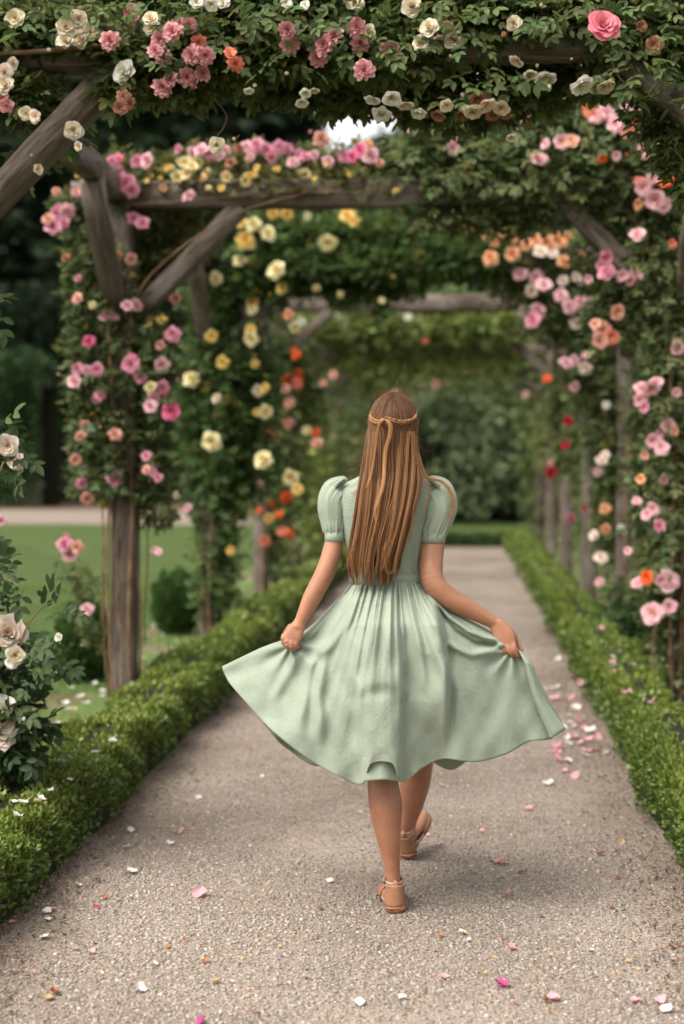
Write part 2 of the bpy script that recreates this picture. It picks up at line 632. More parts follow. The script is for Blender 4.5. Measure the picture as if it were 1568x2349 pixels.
PX0, PX1 = -1.52, 0.90        # gravel edge under the hedges
PATH_END = 23.6
strip('lawn', -120, 120, -12, 260, 0.0, M['lawn'], label='smooth green lawn beyond the pergola and hedges', cat='lawn')
path = strip('gravel_path', PX0, PX1, -6, PATH_END, 0.008, M['gravel'], 2, 60, label='pale gravel path running under the pergola', cat='path')
strip('flower_bed', -2.75, PX0, -6, PATH_END, 0.004, M['bed'], 2, 90, 0.10, label='patchy soil and grass bed under the rose posts behind box balls', cat='bed')
strip('flower_bed', PX1, 2.3, -6, PATH_END, 0.004, M['bed'], 2, 90, 0.08, label='patchy soil and grass bed along the densely flowering rose side', cat='bed')
# cross path and mulch beyond the lawn
strip('gravel_walk', -34, -4.5, 31.5, 40.5, 0.004, M['far_gravel'], 2, 2, label='pale gravel walk crossing beyond the lawn', cat='path')
strip('mulch_border', -34, -6.0, 40.5, 50, 0.012, M['mulch'], 2, 2, label='brown mulch strip below the tall dark clipped hedge', cat='border')

# loose stones lying on the path, real geometry where they can be seen
ICO = np.array([[0, 0, 1], [.894, 0, .447], [.276, .851, .447], [-.724, .526, .447], [-.724, -.526, .447], [.276, -.851, .447],
                [.724, .526, -.447], [-.276, .851, -.447], [-.894, 0, -.447], [-.276, -.851, -.447], [.724, -.526, -.447], [0, 0, -1]], float)
ICOF = np.array([[0, 1, 2], [0, 2, 3], [0, 3, 4], [0, 4, 5], [0, 5, 1], [1, 6, 2], [2, 7, 3], [3, 8, 4], [4, 9, 5], [5, 10, 1],
                 [2, 6, 7], [3, 7, 8], [4, 8, 9], [5, 9, 10], [1, 10, 6]])


def stones(y0, y1, per_m2, smin, smax):
    Vs, Fs, Cs, off = [], [], [], 0
    n_all = int((y1 - y0) * (PX1 - PX0 - 0.1) * per_m2)
    for v in range(6):
        n = n_all // 6
        tv = ICO * np.exp(rng.normal(0, 0.22, (12, 1))) * np.array([1.0, 0.8, 0.55])
        x = rng.uniform(PX0 + 0.05, PX1 - 0.05, n)
        y = rng.uniform(y0, y1, n)
        wear_ = np.sin(x * 4.3 + y * 1.1 + 1) + np.sin(x * 1.9 - y * 2.6) + .7 * np.sin(x * 9.1 + y * 5.3) + .5 * np.sin(y * 9.7 - x * 6.1) + rng.normal(0, .8, n)
        kp = wear_ > -1.5            # thinner where feet have packed the sand
        x, y = x[kp], y[kp]
        n = len(x)
        s = smin + (smax - smin) * rng.random(n) ** 2.2
        pos = np.column_stack([x, y, 0.008 + s * 0.18])
        a = rng.uniform(0, 2 * np.pi, n)
        yd = np.column_stack([np.cos(a), np.sin(a), rng.normal(0, 0.25, n)])
        zd = np.column_stack([rng.normal(0, .3, n), rng.normal(0, .3, n), np.ones(n)])
        rot = frames(yd, zd)
        base = np.array([0.245, 0.205, 0.173])
        c = base * np.exp(rng.normal(0, 0.17, (n, 1))) * np.exp(rng.normal(0, 0.03, (n, 3)))
        k = rng.random(n)
        c[k < 0.025] = np.array([0.34, 0.23, 0.145]) * rng.uniform(0.7, 1.1, ((k < 0.025).sum(), 1))
        c[k > 0.988] = np.array([0.40, 0.365, 0.32])
        c = c * (1 + .10 * np.sin(x * 2.3 + y * 1.7) * np.sin(y * .9 - x))[:, None]
        edge_ = np.clip((np.maximum(-1.1 - x, x - .5)) / .35, 0, 1)[:, None]      # soil and litter washed to the borders
        c = c * (1 - .42 * edge_ * np.array([.8, 1.0, 1.1]))
        V, Fc, C = scatter(tv, ICOF, pos, rot, s, c)
        Vs.append(V); Fs.append(Fc + off); Cs.append(C); off += len(V)
    return np.vstack(Vs), np.vstack(Fs), np.vstack(Cs)


g = MB()
for args in ((3.0, 5.2, 6200, 0.0032, 0.0088), (5.2, 8.2, 1900, 0.004, 0.0095), (8.2, 13, 350, 0.007, 0.014)):
    V, Fc, C = stones(*args)
    g.put(V, [Fc], C)
obj('gravel', g.mesh('gravel', M['stone'], smooth=False), kind='stuff', label='small loose beige stones covering the path', cat='gravel')


# ------------------------------------------------------------------ clipped box hedges
def box_hedge(name, label, xa, xb, y0, y1, h, zones, seed, along='y', base=(0.090, 0.130, 0.022), mtl='box_leaf', lump=0.036, edge_tint=True):
    """a long clipped hedge: woody core + leaves on its top and sides. zones: (from, to, leaves per metre, leaf size)"""
    r = np.random.default_rng(seed)
    cx, hw = (xa + xb) / 2, (xb - xa) / 2
    root = empty(name, (cx, (y0 + y1) / 2, 0) if along == 'y' else ((y0 + y1) / 2, cx, 0), label, 'hedge')

    def lumps(s, a):
        return (np.sin(s * 2.1 + seed) * 0.5 + np.sin(s * 5.3 + a * 2 + seed) * 0.5 + np.sin(s * 11.7 + a * 3) * 0.35 + np.sin(s * 23 + a * 5 + seed) * .2) * lump
    # core
    ns = max(8, int((y1 - y0) * 5))
    ss = np.linspace(y0, y1, ns)
    ang = np.linspace(0, np.pi, 9)
    ring = np.column_stack([np.sign(np.cos(ang)) * np.abs(np.cos(ang)) ** 0.45 * hw * 0.86, np.abs(np.sin(ang)) ** 0.45 * h * 0.90])
    V = []
    for s in ss:
        for (u, z), a in zip(ring, ang):
            k = 1 + lumps(s, a) / hw * 0.6
            V.append((cx + u * k, s, max(0.0, z * k)))
    V = np.array(V)
    nr = len(ang)
    Fq = [(j * nr + i, j * nr + i + 1, (j + 1) * nr + i + 1, (j + 1) * nr + i) for j in range(ns - 1) for i in range(nr - 1)]
    if along == 'x':
        V = V[:, [1, 0, 2]]
    part('branches', mesh_np('branches', V, np.array(Fq), M['twig'], smooth=True), root)
    Vs, Fs, Cs, off = [], [], [], 0
    for (a0, a1, dens, sz) in zones:
        n = int((a1 - a0) * dens)
        s = r.uniform(a0, a1, n)
        per = r.uniform(0, 1, n)          # around the section: side, top, side by true length
        L1, L2 = h, 2 * hw
        tot = 2 * L1 + L2
        q = per * tot
        a = np.where(q < L1, q / L1 * 0.30, np.where(q < L1 + L2, 0.30 + (q - L1) / L2 * 0.40, 0.70 + (q - L1 - L2) / L1 * 0.30)) * np.pi
        ex = 0.42
        u = np.sign(np.cos(a)) * np.abs(np.cos(a)) ** ex
        z = np.abs(np.sin(a)) ** ex
        nx_ = np.cos(a) * np.abs(np.cos(a)); nz = np.sin(a)
        dep = 1 - np.abs(r.normal(0, 0.06, n))
        lm = lumps(s, a)
        pos = np.column_stack([cx + u * (hw * dep + lm), s, np.clip(z * (h * dep + lm), 0.005, None)])
        nrm = norm(np.column_stack([nx_, r.normal(0, .15, n), nz * 0.9 + 0.05]))
        yd = norm(nrm * 0.75 + np.array([0, 0, 0.45]) + r.normal(0, 0.5, (n, 3)))
        zd = norm(nrm * 0.5 + np.array([0, 0, 0.5]) + r.normal(0, 0.5, (n, 3)))
        if along == 'x':
            pos, yd, zd = pos[:, [1, 0, 2]], yd[:, [1, 0, 2]], zd[:, [1, 0, 2]]
        rot = frames(yd, zd)
        c = np.array(base) * np.exp(r.normal(0, 0.25, (n, 1)))
        patch = 0.5 + 0.5 * np.sin(s * 3.3 + seed * 2) * np.sin(s * 1.27 + 0.7)
        if edge_tint:                       # pale young shoots on the clipped top
            young = np.clip(z ** 4, 0, 1) * (0.55 + 0.45 * patch) * r.random(n) ** .6
            c = c * (1 - young[:, None] * 0.8) + np.array([0.23, 0.28, 0.038]) * young[:, None] * 0.8
        V, Fc, C = scatter(LEAF4_V * np.array([1.15, 1, 1]), LEAF4_F, pos, rot, sz * r.uniform(0.55, 1.45, n), c)
        Vs.append(V); Fs.append(Fc + off); Cs.append(C); off += len(V)
    o = part('leaves', mesh_np('leaves', np.vstack(Vs), np.vstack(Fs), M[mtl], np.vstack(Cs)), root)
    o['kind'] = 'stuff'
    return root


HZ = [(2.6, 6.2, 11000, 0.020), (6.2, 10, 5200, 0.026), (10, 16, 2000, 0.038), (16, 23.8, 900, 0.055)]
box_hedge('box_hedge', 'low clipped box hedge along the path below the post with pink roses', -1.74, -1.38, 2.6, 23.8, 0.27, HZ, 3)
box_hedge('box_hedge', 'low clipped box hedge along the path beside the weathered row of bare posts', 0.78, 1.14, 2.6, 23.8, 0.27, HZ, 8)
box_hedge('box_hedge', 'low dark box hedge crossing the far end of the gravel path', 23.6, 24.1, -2.2, 1.3, 0.20, [(-2.2, 1.3, 1000, 0.06)], 5, along='x', base=(0.045, 0.09, 0.018), edge_tint=False)


def box_ball(px, py_base, half_w_px, height_px, label):
    b = on_ground(px, py_base)
    Y = b[1]
    rw, hh = half_w_px * m_per_px(Y), height_px * m_per_px(Y)
    root = empty('box_topiary', tuple(b), label, 'topiary')
    n = 6500
    d = rand_dirs(n)
    z = (d[:, 2] * 0.5 + 0.5)
    sh = np.abs(d) ** 1.0
    lum = 1 + 0.05 * np.sin(d[:, 0] * 9 + d[:, 2] * 7) + rng.normal(0, 0.025, n)
    hor = norm(d[:, :2]) * (1 - np.abs(d[:, 2:3]) ** 2.6) ** 0.5 * rw * lum[:, None]
    pos = np.column_stack([b[0] + hor[:, 0], b[1] + hor[:, 1], 0.01 + z * hh * lum])
    yd = norm(d + np.array([0, 0, 0.4]) + rng.normal(0, .5, (n, 3)))
    rot = frames(yd, norm(d + rng.normal(0, .5, (n, 3))))
    c = np.array([0.045, 0.095, 0.016]) * np.exp(rng.normal(0, 0.28, (n, 1)))
    V, Fc, C = scatter(LEAF4_V, LEAF4_F, pos, rot, rng.uniform(0.022, 0.04, n), c)
    o = part('leaves', mesh_np('leaves', V, Fc, M['box_leaf'], C), root)
    o['kind'] = 'stuff'
    a = np.linspace(0, 1, 9)
    P = np.column_stack([np.full(9, b[0]), np.full(9, b[1]), 0.01 + a * hh * 0.96])
    V, Q, T = tube(P, rw * 0.92 * (1 - np.abs(2 * a - 1) ** 2.6) ** 0.5 + 0.01, 14)
    m = MB(); m.put(V, [Q, T])
    part('branches', m.mesh('branches', M['twig']), root)


box_ball(196, 1566, 62, 178, 'round clipped box ball behind the post with pink roses')
box_ball(404, 1456, 52, 142, 'round clipped box ball beside the post with yellow roses')

# ------------------------------------------------------------------ pergola
AY = [None] + [5.22 + 2.87 * k for k in range(7)]      # depth of arches 1..7
XL, XR, ZB = -1.93, 1.27, 2.88
pergola = empty('pergola', (0, AY[4], 0), 'weathered timber pergola of square posts, beams and diagonal braces over the path', 'pergola')


def timber(name, A, B, w_, h_, seed, up=(0, 0, 1), warp=0.006):
    r = np.random.default_rng(seed)
    A, B = np.asarray(A, float), np.asarray(B, float)
    L = np.linalg.norm(B - A)
    n = max(5, int(L / 0.16))
    t = np.linspace(0, 1, n)
    T = norm(B - A)
    S = norm(np.cross(T, np.asarray(up, float)))
    U = np.cross(S, T)
    b = 0.16
    prof = np.array([[-1, -1 + b], [-1 + b, -1], [1 - b, -1], [1, -1 + b], [1, 1 - b], [1 - b, 1], [-1 + b, 1], [-1, 1 - b]])
    k = len(prof)
    bend = np.outer(np.sin(t * np.pi) * r.normal(0, 0.012), S) + np.outer(np.sin(t * np.pi) * r.normal(0, 0.012), U)
    C = A + (B - A) * t[:, None] + bend
    sw = 1 + r.normal(0, 0.02, n)
    V = C[:, None] + (prof[None, :, :1] * (w_ / 2) * sw[:, None, None]) * S + (prof[None, :, 1:] * (h_ / 2) * sw[:, None, None]) * U
    V = V + r.normal(0, warp * 0.4, V.shape)
    V = V.reshape(-1, 3)
    per = np.linspace(0, 2 * (w_ + h_), k + 1)[:k]
    uv = np.column_stack([np.tile(per, n) + seed * 3.1, np.repeat(t * L, k) + seed * 1.7])
    i = np.arange(n - 1)[:, None] * k
    j = np.arange(k)[None]
    jn = (j + 1) % k
    Q = np.stack([i + j, i + jn, i + k + jn, i + k + j], -1).reshape(-1, 4)
    V = np.vstack([V, C[0], C[-1]])
    uv = np.vstack([uv, uv[0], uv[-1]])
    jj = np.arange(k)
    caps = np.vstack([np.stack([(jj + 1) % k, jj, np.full(k, n * k)], -1), np.stack([(n - 1) * k + jj, (n - 1) * k + (jj + 1) % k, np.full(k, n * k + 1)], -1)])
    Ft = np.vstack([Q[:, [0, 1, 2]], Q[:, [0, 2, 3]], caps])
    return part(name, mesh_np(name, V, Ft, M['wood'], uv=uv), pergola)


sd = 1
for k in range(1, 8):
    Y = AY[k]
    for X in (XL, XR):
        timber('post', (X, Y, -0.05), (X + rng.normal(0, .015), Y, ZB + 0.02), 0.14, 0.14, sd, up=(0, 1, 0)); sd += 1
        s_ = 1 if X < 0 else -1
        # brace across the path, from post to beam
        timber('brace', (X + s_ * 0.05, Y - 0.004, 2.26), (X + s_ * 0.69, Y - 0.004, ZB + 0.01), 0.10, 0.125, sd, up=(0, 1, 0)); sd += 1
        # brace along the row, post to rail
        if k <= 6:
            timber('brace', (X, Y - 0.05, 2.26), (X, Y - 0.66, ZB + 0.05), 0.09, 0.115, sd, up=(1, 0, 0)); sd += 1
    bm_ = timber('beam', (XL - 0.28, Y, ZB + 0.085), (XR + 0.28, Y, ZB + 0.085), 0.125, 0.155, sd); sd += 1
    if k <= 3:
        for bx_ in (XL + 0.60, XL + 0.02, XR - 0.60, XR - 0.02):
            m_ = MB()
            m_.tube([[bx_, Y - 0.058, ZB + 0.07], [bx_, Y - 0.068, ZB + 0.07]], [0.013, 0.011], 10)
            part('bolt', m_.mesh('bolt', M['metal']), bm_)
for X in (XL, XR):
    for k in range(0, 7):
        ya = AY[k] if k else 3.0
        timber('rail', (X, ya + 0.066, ZB + 0.10), (X, AY[k + 1] - 0.066, ZB + 0.10), 0.11, 0.13, sd); sd += 1

# ------------------------------------------------------------------ rose blooms
PAL = {
    'cream': ((0.72, 0.66, 0.53), (0.70, 0.54, 0.30)),
    'blush': ((0.78, 0.68, 0.60), (0.78, 0.58, 0.40)),
    'dusty': ((0.72, 0.38, 0.37), (0.56, 0.19, 0.20)),
    'coral': ((0.72, 0.24, 0.18), (0.70, 0.24, 0.12)),
    'bigpink': ((0.78, 0.22, 0.29), (0.76, 0.30, 0.30)),
    'pink': ((0.74, 0.37, 0.45), (0.66, 0.22, 0.31)),
    'hot': ((0.72, 0.19, 0.33), (0.62, 0.11, 0.22)),
    'pale': ((0.78, 0.50, 0.52), (0.74, 0.38, 0.40)),
    'salmon': ((0.74, 0.40, 0.34), (0.70, 0.38, 0.22)),
    'yellow': ((0.76, 0.60, 0.22), (0.74, 0.42, 0.06)),
    'lemon': ((0.76, 0.70, 0.42), (0.74, 0.58, 0.24)),
    'peach': ((0.80, 0.48, 0.28), (0.78, 0.34, 0.14)),
    'orange': ((0.80, 0.16, 0.05), (0.74, 0.12, 0.03)),
    'red': ((0.50, 0.018, 0.05), (0.35, 0.01, 0.03)),
    'white': ((0.78, 0.76, 0.70), (0.74, 0.68, 0.50)),
    'brown': ((0.42, 0.20, 0.13), (0.28, 0.12, 0.07)),
}
LAYERS = {
    'double': [(5, 62, 108, .92, .95), (6, 50, 86, .84, .9), (6, 36, 62, .72, .85), (6, 22, 42, .60, .75), (5, 8, 22, .48, .7), (4, 0, 4, .38, .7)],
    'pompon': [(9, 72, 118, .86, .55), (9, 58, 96, .80, .55), (9, 44, 74, .70, .55), (8, 28, 52, .60, .52), (7, 10, 30, .48, .5), (5, 0, 8, .36, .5)],
    'dome': [(6, 66, 112, .95, .98), (7, 54, 88, .90, .9), (8, 42, 66, .80, .8), (8, 30, 46, .68, .7), (8, 16, 28, .56, .6), (6, 4, 10, .44, .55), (4, -4, -6, .34, .5)],
    'loose': [(5, 60, 96, .98, 1.0), (5, 46, 70, .84, .9), (3, 30, 44, .60, .8)],
    'bud': [(4, 12, 4, .95, .6), (3, 5, -4, .85, .55)],
}


def bloom_mesh(kind, colname, seed):
    r = np.random.default_rng(seed)
    c_out, c_in = (np.array(c) for c in PAL[colname])
    m = MB()
    ns, nt_ = 5, 5
    a = np.linspace(-1, 1, ns)
    L_all = LAYERS[kind]
    for li, (cnt, ab, at_, L, wd) in enumerate(L_all):
        phase = r.uniform(0, 6.28)
        inner = li / max(1, len(L_all) - 1)
        for p in range(cnt):
            th = phase + p * 2 * np.pi / cnt + r.normal(0, 0.10)
            al = np.radians(np.linspace(ab, at_ + r.normal(0, 9), nt_))
            ln = L * r.uniform(0.88, 1.08)
            st = ln / (nt_ - 1)
            rr = 0.03 + np.concatenate([[0], np.cumsum(np.sin(al[:-1]) * st)])
            zz = 0.02 * li + np.concatenate([[0], np.cumsum(np.cos(al[:-1]) * st)])
            t = np.linspace(0, 1, nt_)
            wprof = np.array([0.18, 0.62, 0.95, 1.0, 0.62]) * ln * wd * 0.56
            V = []
            ruff = r.normal(0, 0.045, (nt_, ns)) * t[:, None]
            for i in range(nt_):
                lat = a * wprof[i]
                cup = -0.30 * (a ** 2) * wprof[i] * (1 - 0.45 * t[i])
                dz = (a ** 2) * wprof[i] * 0.18 + ruff[i]
                tip = -0.10 * ln * (a ** 2) if i == nt_ - 1 else 0
                rad = rr[i] + cup + tip * math.sin(al[i])
                z = zz[i] + dz * math.sin(al[i]) + tip * math.cos(al[i])
                x = rad * math.cos(th) - lat * math.sin(th)
                y = rad * math.sin(th) + lat * math.cos(th)
                V.append(np.column_stack([x, y, z]))
            V = np.vstack(V)
            i = np.arange(nt_ - 1)[:, None] * ns
            j = np.arange(ns - 1)[None]
            Q = np.stack([i + j, i + j + 1, i + ns + j + 1, i + ns + j], -1).reshape(-1, 4)
            k = np.clip(inner * 0.75 + (1 - np.repeat(t, ns)) * 0.45 + r.normal(0, 0.05), 0, 1)[:, None]
            C = (c_out * (1 - k) + c_in * k) * r.uniform(0.88, 1.08)
            m.put(V, [Q], np.clip(C, 0, 0.9))
    if kind == 'loose':           # golden stamens
        for q in range(22):
            d = np.array([r.normal(0, .5), r.normal(0, .5), 1.0]); d /= np.linalg.norm(d)
            m.tube([[0, 0, 0.03], d * 0.30], [0.012, 0.022], 4, col=(0.62, 0.40, 0.06))
    # green calyx under the flower
    for p in range(5):
        th = p * 1.2566
        d = np.array([math.cos(th), math.sin(th), 0])
        e = np.array([-math.sin(th), math.cos(th), 0])
        up = 0.42 if kind == 'bud' else -0.02
        V = np.array([[0, 0, -0.12], d * 0.14 + e * 0.10 + [0, 0, -0.03], d * (0.22 if kind == 'bud' else 0.42) + [0, 0, up], d * 0.14 - e * 0.10 + [0, 0, -0.03]])
        m.put(V, [np.array([[0, 1, 2], [0, 2, 3]])], (0.07, 0.11, 0.03))
    m.tube([[0, 0, -0.02], [0, 0, -0.22], [0.05, 0.0, -0.55]], [0.10, 0.035, 0.03], 5, col=(0.08, 0.12, 0.035))
    return m.mesh('bloom', M['petal'])


BLOOM = {}


def bloom(kind, colname):
    key = (kind, colname)
    if key not in BLOOM:
        BLOOM[key] = [bloom_mesh(kind, colname, hash((len(BLOOM), q)) % 100000) for q in range(3)]
    return random.choice(BLOOM[key])


def place_bloom(root, px, py, Y, r_px, kind, col, face=None):
    p = at(px, py, Y)
    r_m = r_px * m_per_px(Y)
    o = obj('rose_bud' if kind == 'bud' else 'rose_bloom', bloom(kind, col), root)
    o.location = Vector(p) - root.location
    if face is None:
        d = Vector((random.gauss(0, 0.35), -1.0, random.gauss(0.12, 0.3)))
    else:
        d = Vector(face) + Vector((random.gauss(0, .2), random.gauss(0, .2), random.gauss(0, .2)))
    q = d.to_track_quat('Z', 'Y')
    o.rotation_mode = 'QUATERNION'
    from mathutils import Quaternion
    o.rotation_quaternion = q @ Quaternion((0, 0, 1), random.uniform(0, 6.28))
    s = r_m / 0.78 * random.uniform(0.94, 1.1)
    if kind == 'bud':
        s *= 1.2
    o.scale = (s, s, s * random.uniform(0.8, 1.0))
    return o


LEAFOBJ = {}


def leaf_obj(root, pos, size, base, key):
    if key not in LEAFOBJ:
        ms = []
        for v in range(5):
            tv, tf = ROSE_HI[v % 3]
            c = green(1, base, 0.22, yellow=0.0)
            ms.append(mesh_np('leaf', tv, tf, M['leaf'], np.repeat(c, len(tv), 0), smooth=True))
        LEAFOBJ[key] = ms
    o = obj('leaf', random.choice(LEAFOBJ[key]), root)
    o.location = Vector(pos) - root.location
    yd = norm(np.array([[random.gauss(0, .9), random.gauss(-0.35, .5), random.gauss(-0.35, .5)]]))
    zd = norm(np.array([[random.gauss(0, .5), random.gauss(-0.55, .4), random.gauss(0.75, .3)]]))
    o.rotation_euler = Matrix(frames(yd, zd)[0].tolist()).to_euler()
    o.scale = (size * random.uniform(0.75, 1.2),) * 3
    return o


def capsules(specs, Y):
    """pixel capsules (x0,y0,x1,y1,radius_px,count[,dY]) -> metres"""
    out = []
    for s in specs:
        x0, y0, x1, y1, r, n = s[:6]
        Yc = Y + (s[6] if len(s) > 6 else 0)
        out.append((at(x0, y0, Yc), at(x1, y1, Yc), r * m_per_px(Yc), n))
    return out


def cane_mesh(paths, m='cane', sides=6):
    b = MB()
    for P, r0, r1 in paths:
        P = np.asarray(P, float)
        k = max(8, len(P) * 5)
        C = catmull(P, k)
        C = C + np.cumsum(rng.normal(0, 0.003, C.shape), axis=0) * np.array([1, 1, .3])
        b.tube(C, np.linspace(r0, r1, k), sides)
    return b.mesh('cane', M[m])


def rose_plant(label, base_xy, Y, caps, base, size, blooms, canes=(), leaves=(), lo=True, yellow=0.03, dY=(0.10, 0.34), group='climbing roses on the pergola', mult=1.0):
    root = empty('climbing_rose', (base_xy[0], base_xy[1], 0), label, 'rose', group)
    o = part('foliage', foliage_mesh('foliage', [(a, b, r, int(n * mult)) for a, b, r, n in capsules(caps, Y)], base, size, lo, yellow), root)
    o['kind'] = 'stuff'
    for P, r0, r1 in canes:
        part('cane', cane_mesh([(P, r0, r1)]), root)
    for (x, y, rad, kind, col, *f) in blooms:
        face = f[0] if f else None
        place_bloom(root, x, y, Y - (dY[1] + .10 if kind == 'dome' else random.uniform(*dY)), rad, kind, col, (0.1, -1, 0.05) if kind == 'dome' else face)
    if blooms and Y < 12:
        for q in range(9):
            bx_, by_, br_, bk_, bc_ = random.choice(blooms)[:5]
            place_bloom(root, bx_ + random.gauss(0, 30), by_ + random.gauss(-4, 26), Y - random.uniform(*dY), br_ * .42, 'bud', bc_, (random.gauss(0, .5), -.5, 1))
    for (x0, y0, x1, y1, rp, n) in leaves:           # single leaves on the outside, each an object
        for q in range(n):
            t = random.random()
            a = random.uniform(0, 6.28)
            rr = rp * math.sqrt(random.random()) * 1.05
            px, py = x0 + (x1 - x0) * t + math.cos(a) * rr, y0 + (y1 - y0) * t + math.sin(a) * rr
            leaf_obj(root, at(px, py, Y - random.uniform(dY[0] * 0.8, dY[1] * 0.9)), size, base, (round(base[1], 3), round(base[0], 3)))
    return root


DN = (0.0, -0.5, -1.0)      # nodding flowers
UP = (0.0, -0.6, 1.0)
G_DARK, G_MID, G_LITE = (0.098, 0.126, 0.040), (0.065, 0.115, 0.032), (0.105, 0.165, 0.048)

# --- arch 1: ramblers over the first beam
Y1 = AY[1]
c1 = [(37, 45, 22, 'loose', 'cream'), (150, 65, 24, 'double', 'cream'), (180, 46, 22, 'double', 'cream'), (206, 76, 20, 'loose', 'cream'), (150, 97, 20, 'double', 'cream'),
      (186, 88, 20, 'double', 'blush'), (115, 121, 10, 'bud', 'cream'), (30, 148, 15, 'double', 'cream'), (10, 168, 20, 'double', 'blush'), (14, 198, 20, 'double', 'cream'),
      (288, 168, 26, 'double', 'white'), (345, 44, 18, 'loose', 'cream'), (348, 66, 18, 'double', 'cream'), (450, 6, 15, 'loose', 'white'), (485, 9, 16, 'loose', 'white'), (512, 8, 15, 'loose', 'white'),
      (302, 34, 26, 'pompon', 'dusty'), (253, 94, 22, 'pompon', 'dusty'), (366, 92, 22, 'pompon', 'dusty'), (356, 118, 20, 'pompon', 'dusty'), (376, 132, 20, 'pompon', 'dusty'),
      (396, 74, 22, 'pompon', 'dusty'), (412, 58, 20, 'pompon', 'dusty'), (432, 60, 19, 'pompon', 'dusty'), (455, 98, 18, 'pompon', 'coral'), (440, 127, 22, 'pompon', 'dusty'), (470, 127, 22, 'pompon', 'dusty'),
      (427, 178, 23, 'pompon', 'dusty'), (463, 169, 20, 'pompon', 'dusty'), (447, 190, 16, 'pompon', 'dusty'), (372, 203, 22, 'pompon', 'dusty'), (390, 185, 18, 'pompon', 'dusty'),
      (539, 147, 20, 'pompon', 'coral'), (526, 124, 14, 'loose', 'coral'), (656, 69, 22, 'pompon', 'dusty'), (665, 104, 23, 'pompon', 'dusty'), (745, 105, 23, 'pompon', 'dusty'), (768, 86, 22, 'pompon', 'dusty'),
      (729, 134, 22, 'pompon', 'dusty'), (819, 64, 22, 'pompon', 'dusty'), (826, 100, 23, 'pompon', 'dusty'), (846, 78, 17, 'loose', 'cream'), (893, 116, 21, 'pompon', 'dusty'), (834, 162, 24, 'pompon', 'dusty'),
      (815, 8, 18, 'double', 'cream'), (945, 16, 24, 'double', 'cream'), (985, 65, 20, 'double', 'cream'), (966, 100, 20, 'double', 'cream'), (1042, 95, 20, 'double', 'cream'), (1008, 97, 16, 'pompon', 'dusty'), (1026, 63, 13, 'pompon', 'salmon'),
      (1180, 54, 18, 'double', 'cream'), (1155, 84, 13, 'bud', 'peach'), (283, 222, 17, 'pompon', 'salmon'), (274, 250, 14, 'loose', 'brown'), (300, 238, 14, 'pompon', 'brown'), (15, 244, 16, 'loose', 'dusty'), (5, 226, 15, 'loose', 'dusty'),
      (60, 262, 16, 'loose', 'cream'), (82, 268, 15, 'loose', 'blush'), (168, 300, 20, 'double', 'cream'), (181, 336, 11, 'loose', 'cream'), (86, 388, 12, 'loose', 'cream'), (570, 205, 12, 'loose', 'white', DN),
      (708, 118, 10, 'bud', 'blush'), (655, 8, 12, 'loose', 'white'), (700, 14, 10, 'loose', 'white'), (498, 334, 20, 'double', 'cream'), (540, 322, 8, 'bud', 'cream'),
      (855, 224, 18, 'loose', 'white', DN), (876, 258, 19, 'double', 'white', DN), (898, 222, 18, 'loose', 'white', DN), (930, 236, 17, 'loose', 'cream', DN), (692, 232, 14, 'loose', 'white', DN), (720, 205, 12, 'loose', 'cream', DN),
      (700, 212, 12, 'loose', 'white', DN), (655, 172, 9, 'bud', 'cream'), (580, 196, 9, 'bud', 'cream')]
rose_plant('rambling rose with dusty pink pompons and cream flowers over the nearest beam', (XL + 0.12, Y1 + 0.1), Y1,
           [(-140, 10, 460, 20, 62, 1500, 0.1), (-140, 70, 240, 70, 48, 800, -0.02), (420, 30, 960, 30, 60, 2100, 0.0), (960, 30, 1180, 40, 60, 1000, 0.0),
            (280, 120, 620, 130, 42, 750, -0.04), (600, 105, 1000, 115, 42, 900, -0.06), (700, 190, 1000, 200, 40, 720, 0.22), (520, 170, 720, 180, 28, 300, 0.15), (-60, 175, 90, 230, 40, 320, 0.0),
            (330, 190, 480, 190, 24, 120, 0.0), (150, 318, 195, 312, 14, 26, 0.25), (250, 195, 300, 200, 24, 80, -0.05), (60, 375, 100, 392, 12, 12, 0.3), (0, -70, 1150, -70, 60, 1400, 0.15)],
           G_DARK, 0.098, c1, lo=False, yellow=0.003, mult=1.25,
           canes=[([at(-150, 1500, Y1), at(-160, 700, Y1 - .05), at(-100, 200, Y1 - .1), at(120, 118, Y1 - .10), at(520, 100, Y1 - .10), at(1100, 90, Y1 - .09)], 0.014, 0.006),
                  ([at(300, 140, Y1 - .09), at(480, 60, Y1 - .1), at(700, 60, Y1 - .12), at(900, 110, Y1 - .1)], 0.008, 0.004),
                  ([at(430, 160, Y1), at(520, 260, Y1 - .05), at(498, 315, Y1 - .2)], 0.003, 0.002),
                  ([at(498, 320, Y1 - .2), at(540, 335, Y1 - .2), at(556, 310, Y1 - .2)], 0.0022, 0.0016)],
           leaves=[(-40, 30, 460, 40, 60, 70), (420, 40, 1150, 50, 70, 110), (300, 130, 1000, 120, 50, 50)], dY=(0.20, 0.34))

